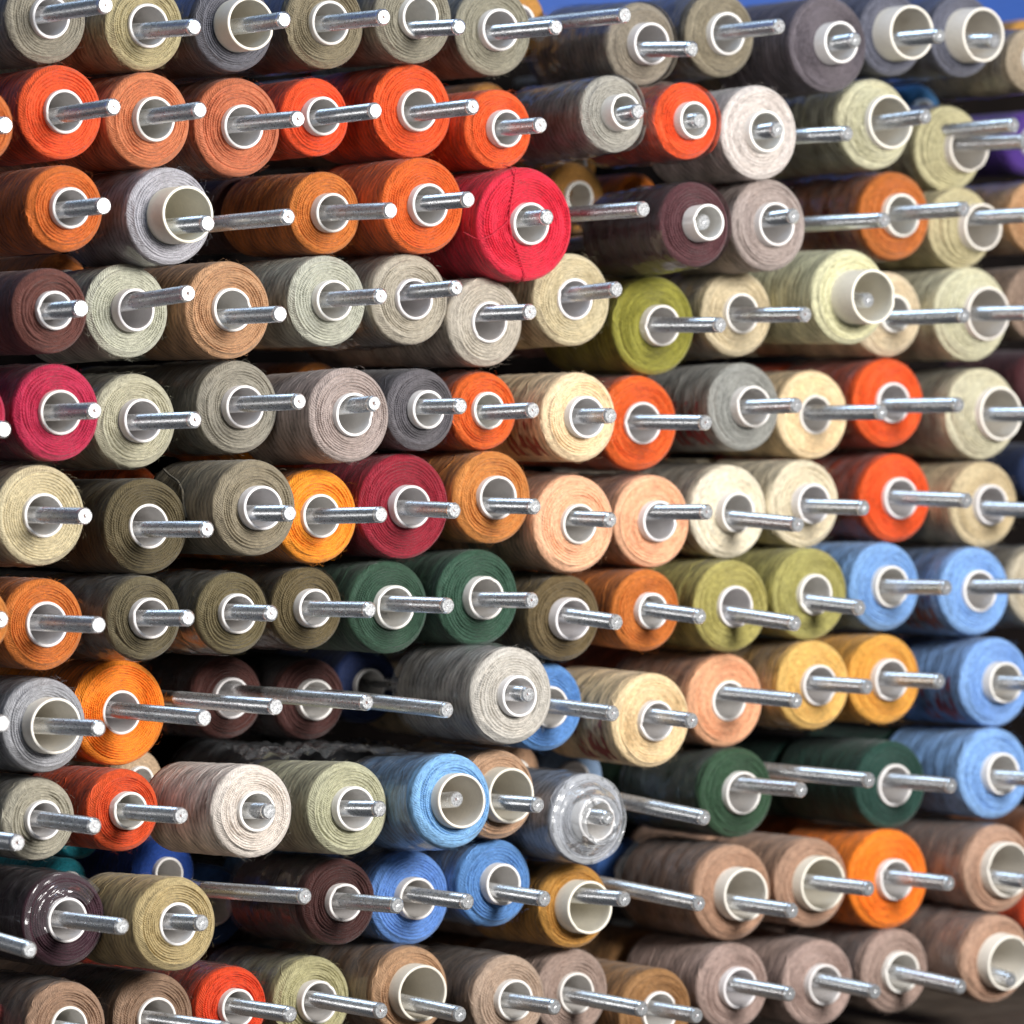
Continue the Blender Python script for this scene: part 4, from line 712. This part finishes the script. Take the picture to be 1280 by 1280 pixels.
def spool(label, rgb, loc, R, rt, prot, tilt, flag, seed, lite=False):
    rs = np.random.RandomState(seed)
    root = bpy.data.objects.new('thread_spool', None); link(root)
    root.empty_display_size = .01
    root.location = [v * MMM for v in loc]
    root.rotation_euler = (tilt, 0, 0)
    root['label'] = label; root['category'] = 'spool'; root['group'] = 'spools of thread on the rack'
    L = 75 + rs.uniform(-2, 2)
    w_ = link(bpy.data.objects.new('thread_winding', winding_mesh(R, rt - .3, L, rs, 72 if not lite else 40, lite, prot * .62 if flag == 'creamc' else 0)), root)
    w_.rotation_euler = (0, rs.uniform(0, 6.28) if flag != 'print' else 0, 0)
    w_.color = (*[c * ALB for c in rgb], 1)
    t_ = link(bpy.data.objects.new('core_tube', tube_mesh(rt, -prot * MMM, (L + 4) * MMM, M_CREAM if flag in ('cream', 'creamc') else M_WHITE, rs)), root)
    if not lite and flag not in ('film', 'film2', 'wrap'):
        fb = link(bpy.data.objects.new('stray_fibres', fibre_mesh(R, L, rs)), root); fb['kind'] = 'stuff'; fb.color = w_.color
    if flag in ('wrap', 'wrapb', 'film', 'film2'):
        link(bpy.data.objects.new('plastic_film', film_mesh(R, L, rs, -.001 if flag == 'wrap' else .003, M_FILM)), root)
    if flag in ('', 'print', 'cream', 'creamc') and not lite and rs.rand() < .42:
        link(bpy.data.objects.new('plastic_film', film_mesh(R, L, rs, .0055, M_SLEEVE)), root)
    if flag == 'film': link(bpy.data.objects.new('end_film', film_cap_mesh(R, prot + 1.2, rs, rt * .78, M_FILM_END)), root)
    if flag == 'film2': link(bpy.data.objects.new('end_film', film_cap_mesh(R, prot * .8, rs, rt + .4, M_FILM_TORN, 35, 205)), root)
    if flag == 'print': link(bpy.data.objects.new('red_print', print_mesh(R, rs)), root)
    return root, w_
ALB = 0.90
for i, s in enumerate(SPOOLS):
    root, wv = spool(*s, seed=100 + i)
    R = s[3] * MMM
    if s[7] == 'thread':
        for nm, pts in (('loose_thread', [(-.28, .30, 1.04), (-.27, -.03, .98), (-.30, -.05, .7), (-.38, -.04, .35), (-.42, -.06, .05), (-.36, -.05, -.25), (-.22, -.05, -.55), (-.06, .0, -.98), (-.02, .3, -1.03)]),
                        ('loose_thread', [(-1.05, .4, -.15), (-1.0, .0, -.3), (-.8, -.05, -.22), (-.55, -.06, -.05), (-.47, -.06, .02), (-.42, -.03, .06)])):
            p = np.array(pts); k = np.linspace(0, len(p) - 1, 50); p = np.stack([np.interp(k, np.arange(len(p)), p[:, c]) for c in range(3)], -1)
            p = p * R; p[:, 1] = np.where(p[:, 1] < 0, -.0031, p[:, 1])
            o = link(bpy.data.objects.new(nm, cord_mesh(nm, p, .00030, M_THREAD)), root); o.color = wv.color
    if s[7] == 'thread2':
        p = np.array([(-.7, 2.6, .78), (-.78, 2.2, .66), (-.86, 1.7, .54), (-.95, 1.35, .36), (-.99, 1.25, .1), (-1.0, 1.1, -.2)]); k = np.linspace(0, 5, 40)
        p = np.stack([np.interp(k, np.arange(6), p[:, c]) for c in range(3)], -1) * R * np.array([1.03, 1, 1.03])
        o = link(bpy.data.objects.new('loose_thread', cord_mesh('loose_thread', p, .00065, M_THREAD)), root); o.color = [c * .5 for c in wv.color[:3]] + [1]
for i, (label, rgb, loc, R) in enumerate(BACK):
    spool(label, rgb, loc, R, R * .46, 5, 0, 'wrapb' if 'in clear film' in label else '', 900 + i, lite=True)
for i, (label, rgb, loc, R, rt) in enumerate(SECOND):
    spool(label, rgb, loc, R, rt, 5, 0, '', 1300 + i, lite=True)
for i, (label, tip, tilt) in enumerate(RODS):
    rs = np.random.RandomState(500 + i)
    o = link(bpy.data.objects.new('threaded_rod', rod_mesh(tilt, rs))); o.location = [v * MMM for v in tip]
    o['label'] = label; o['category'] = 'rod'; o['group'] = 'steel rods of the rack'

# crumpled film left lying between the rows
def loose_film(label, x0, x1, y0, y1, z, seed):
    rs = np.random.RandomState(seed); nu, nv = 60, 28
    u = np.linspace(0, 1, nu)[None, :]; v = np.linspace(0, 1, nv)[:, None]
    X = (x0 + (x1 - x0) * u) + 6 * np.sin(5 * v + rs.uniform(0, 6)); Y = y0 + (y1 - y0) * v + 5 * np.sin(7 * u + rs.uniform(0, 6))
    Zz = z + 0 * X
    for k in range(16):
        f = rs.normal(0, 1, 2) * (6 + k); ph = rs.uniform(0, 6.28)
        Zz = Zz + np.abs(np.sin(f[0] * u + f[1] * v + ph)) * 14. / (6 + k)
    P = np.stack([X, Y, Zz], -1) * MMM; o0 = P.mean((0, 1)); P = P - o0
    o = link(bpy.data.objects.new('plastic_sheet', grid_mesh('plastic_sheet', P, M_LOOSE, close_u=False))); o.location = o0
    o['label'] = label; o['category'] = 'plastic film'; o['group'] = 'loose film on the rack'
M_LOOSE = film_material('loose_film', .06, .5)
for a in LOOSE: loose_film(*a)
